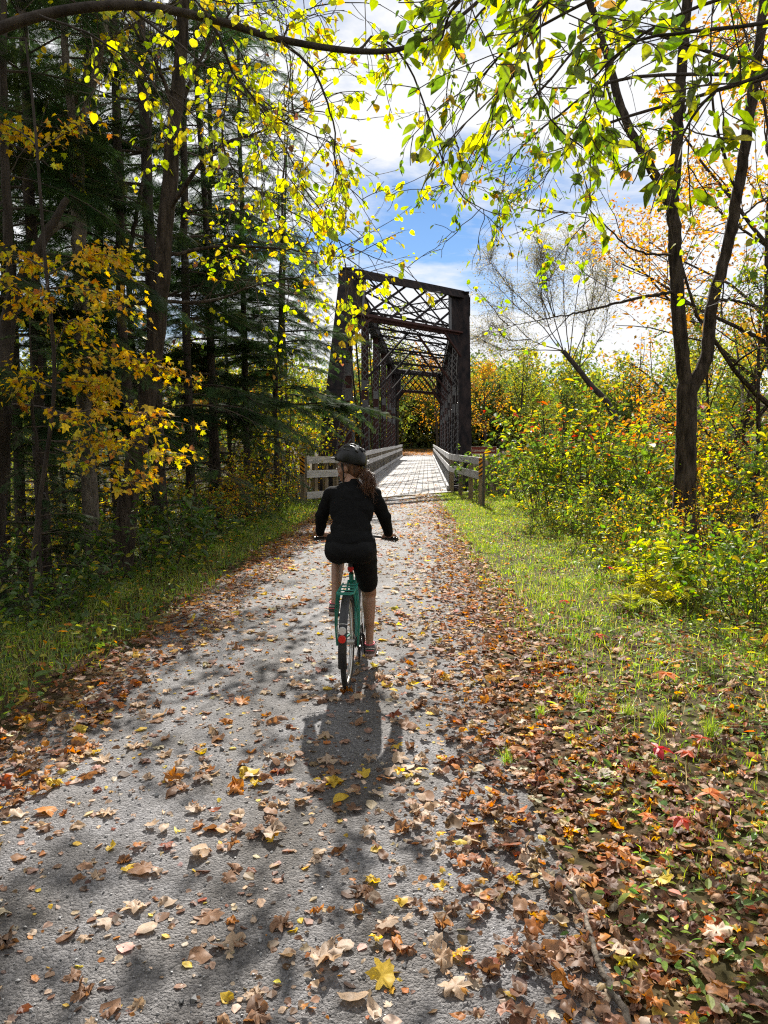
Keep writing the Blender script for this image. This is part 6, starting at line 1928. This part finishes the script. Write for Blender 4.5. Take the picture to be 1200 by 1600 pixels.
# helmet with vents, visor, dial and straps
def helmet():
    ho = empty('helmet', tuple(head + np.array([0, 0, .058])), person)
    tilt = Matrix.Rotation(TURN, 3, 'Z') @ Matrix.Rotation(R(3), 3, 'X')
    ho.rotation_euler = tilt.to_euler()
    V = []; F = []; n, k = 16, 36
    def rad(a, b):
        side = math.cos(b); fr = math.sin(b)
        rib = .006 * (math.cos(6 * math.atan2(side * 1.0, .35 + abs(fr) * .2)) if a > .25 else 0)
        return 1 + rib
    for i in range(n + 1):
        a = (math.pi / 2 + .22) * i / n
        for j in range(k):
            b = 2 * math.pi * j / k
            r_ = rad(a, b) * (1 + .02 * math.sin(3 * a))
            y = .137 * math.sin(a) * math.sin(b) * r_; x = .108 * math.sin(a) * math.cos(b) * r_
            z = .112 * math.cos(a) * r_ + .012 * math.cos(b * 2) * math.sin(a) * .5 + (.018 * max(0, math.sin(b)) if i > n - 4 else 0)
            if math.sin(b) < 0 and i > n - 5: z -= .012 * (-math.sin(b))
            V.append([x, y, z])
    F = [[i * k + j, (i + 1) * k + j, (i + 1) * k + (j + 1) % k, i * k + (j + 1) % k] for i in range(n) for j in range(k)]
    V = np.array(V)
    # inner shell so that it has thickness
    m = len(V); Vi = V * [.9, .92, .88]
    Fi = [f[::-1] for f in (np.array(F) + m).tolist()]
    Fr = [[n * k + j, m + n * k + j, m + n * k + (j + 1) % k, n * k + (j + 1) % k] for j in range(k)]
    mb = MB().add(np.concatenate([V, Vi]), np.array(F + Fi + Fr))
    mb.build('shell', M['helmet'], ho, True)
    for x, y0, y1 in ((0, -.05, .06), (-.045, -.06, .05), (.045, -.06, .05), (-.078, -.05, .035), (.078, -.05, .035), (0, -.115, -.075), (-.05, -.10, -.07), (.05, -.10, -.07)):
        pts = []
        for t in np.linspace(0, 1, 8):
            y = y0 + (y1 - y0) * t
            q = 1 - (x / .107) ** 2 - (y / .138) ** 2
            pts.append([x, y, .115 * math.sqrt(max(q, .02)) + .0005])
        MB().add(*tube(np.array(pts), np.array([.002, .008, .010, .010, .010, .010, .008, .002]), 6)).build('vent', M['blackpl'], ho, True)
    vis = []
    for t in np.linspace(-1.0, 1.0, 13):
        b = math.pi / 2 + t
        for q, dz in ((0, 0), (.032, -.008)):
            vis.append([(.108 + q * .5) * math.cos(b), (.138 + q) * math.sin(b), .008 + dz])
    F = [[2 * i, 2 * i + 1, 2 * i + 3, 2 * i + 2] for i in range(12)]
    V = np.array(vis); V2 = V + [0, 0, .006]
    mb = MB().add(V, np.array(F)); mb.add(V2, np.array(F)[:, ::-1]); mb.build('visor', M['helmet'], ho, True)
    mb = MB(); tubecap(mb, np.array([[0, -.128, -.055], [0, -.142, -.055]]), .016, 14); mb.build('fit_dial', M['blackpl'], ho, True)
    mb = MB(); tubecap(mb, np.array([[.062, -.118, -.012], [.065, -.124, -.012]]), .008, 10); mb.build('badge', M['clearlens'], ho, True)
helmet()
for s in (-1, 1):
    MB().add(*tube(smooth_line([hp(s * .084, .03, .03), hp(s * .082, .012, -.035), hp(s * .066, .022, -.080), hp(s * .03, .045, -.115)], 10), .006, 5)).build('chin_strap', M['blackpl'], person, True)
# spectacles
gl = empty('spectacles', (0, 0, 0), person)
for s in (-1, 1):
    a = np.linspace(0, 2 * np.pi, 17)
    MB().add(*tube(np.array([hp(s * .034 + .024 * math.cos(t), .112 - .012 * abs(math.cos(t)) * (s * math.cos(t) > 0), .006 + .018 * math.sin(t)) for t in a]), .0016, 5)).build('rim', M['blackpl'], gl, True)
    MB().add(*tube(np.array([hp(s * .058, .100, .010), hp(s * .078, .05, .010), hp(s * .080, .0, .004)]), .0016, 5)).build('temple', M['blackpl'], gl, True)
MB().add(*tube(np.array([hp(-.010, .113, .010), hp(0, .116, .012), hp(.010, .113, .010)]), .0016, 5)).build('bridge', M['blackpl'], gl, True)
# shoes
for s, a_, p_ in ((-1, anL, pL), (1, anR, pR)):
    x = a_[0] + s * .006
    heel = np.array([x, a_[1] - .045, p_[2] + .035]); toe = np.array([x + s * .012, p_[1] + .095, p_[2] + .035])
    if s < 0: heel[2] += .012; toe[2] -= .004
    up = [capsule(heel + [0, .02, .02], toe + [0, -.03, .006], .040, .030), capsule(heel + [0, .03, .03], a_ + [0, .005, -.012], .040, .041)]
    sh = fuse('shoe', up, 'shoe', .006, 4, person)
    sv_, sf_, st_ = capsule(heel + [0, .01, -.002], toe, .040, .036, 16, 5, ((0, 0, 1), .46))
    so = MB().add(sv_ + [0, 0, -.008], np.array(sf_)); so.F.append(np.array(st_)); so.build('sole', M['sole'], sh, True)
    col_ = MB(); q = a_ + np.array([0, .006, .012])
    ring = np.array([q + [.038 * math.cos(t), .040 * math.sin(t), .006 * math.sin(t)] for t in np.linspace(0, 2 * np.pi, 19)])
    col_.add(*tube(ring, .0055, 6)).build('collar', M['pink'], sh, True)
    for k_, dz in ((0, .0), (1, .018)):
        arc = np.array([[x + s * 0 + .034 * math.cos(t) , heel[1] + .018 - .040 * math.sin(t), heel[2] + .018 + dz + .014 * math.sin(t)] for t in np.linspace(.1, math.pi - .1, 10)])
        MB().add(*tube(arc, .0032, 5)).build('trim', M['signwhite'] if k_ else M['pink'], sh, True)
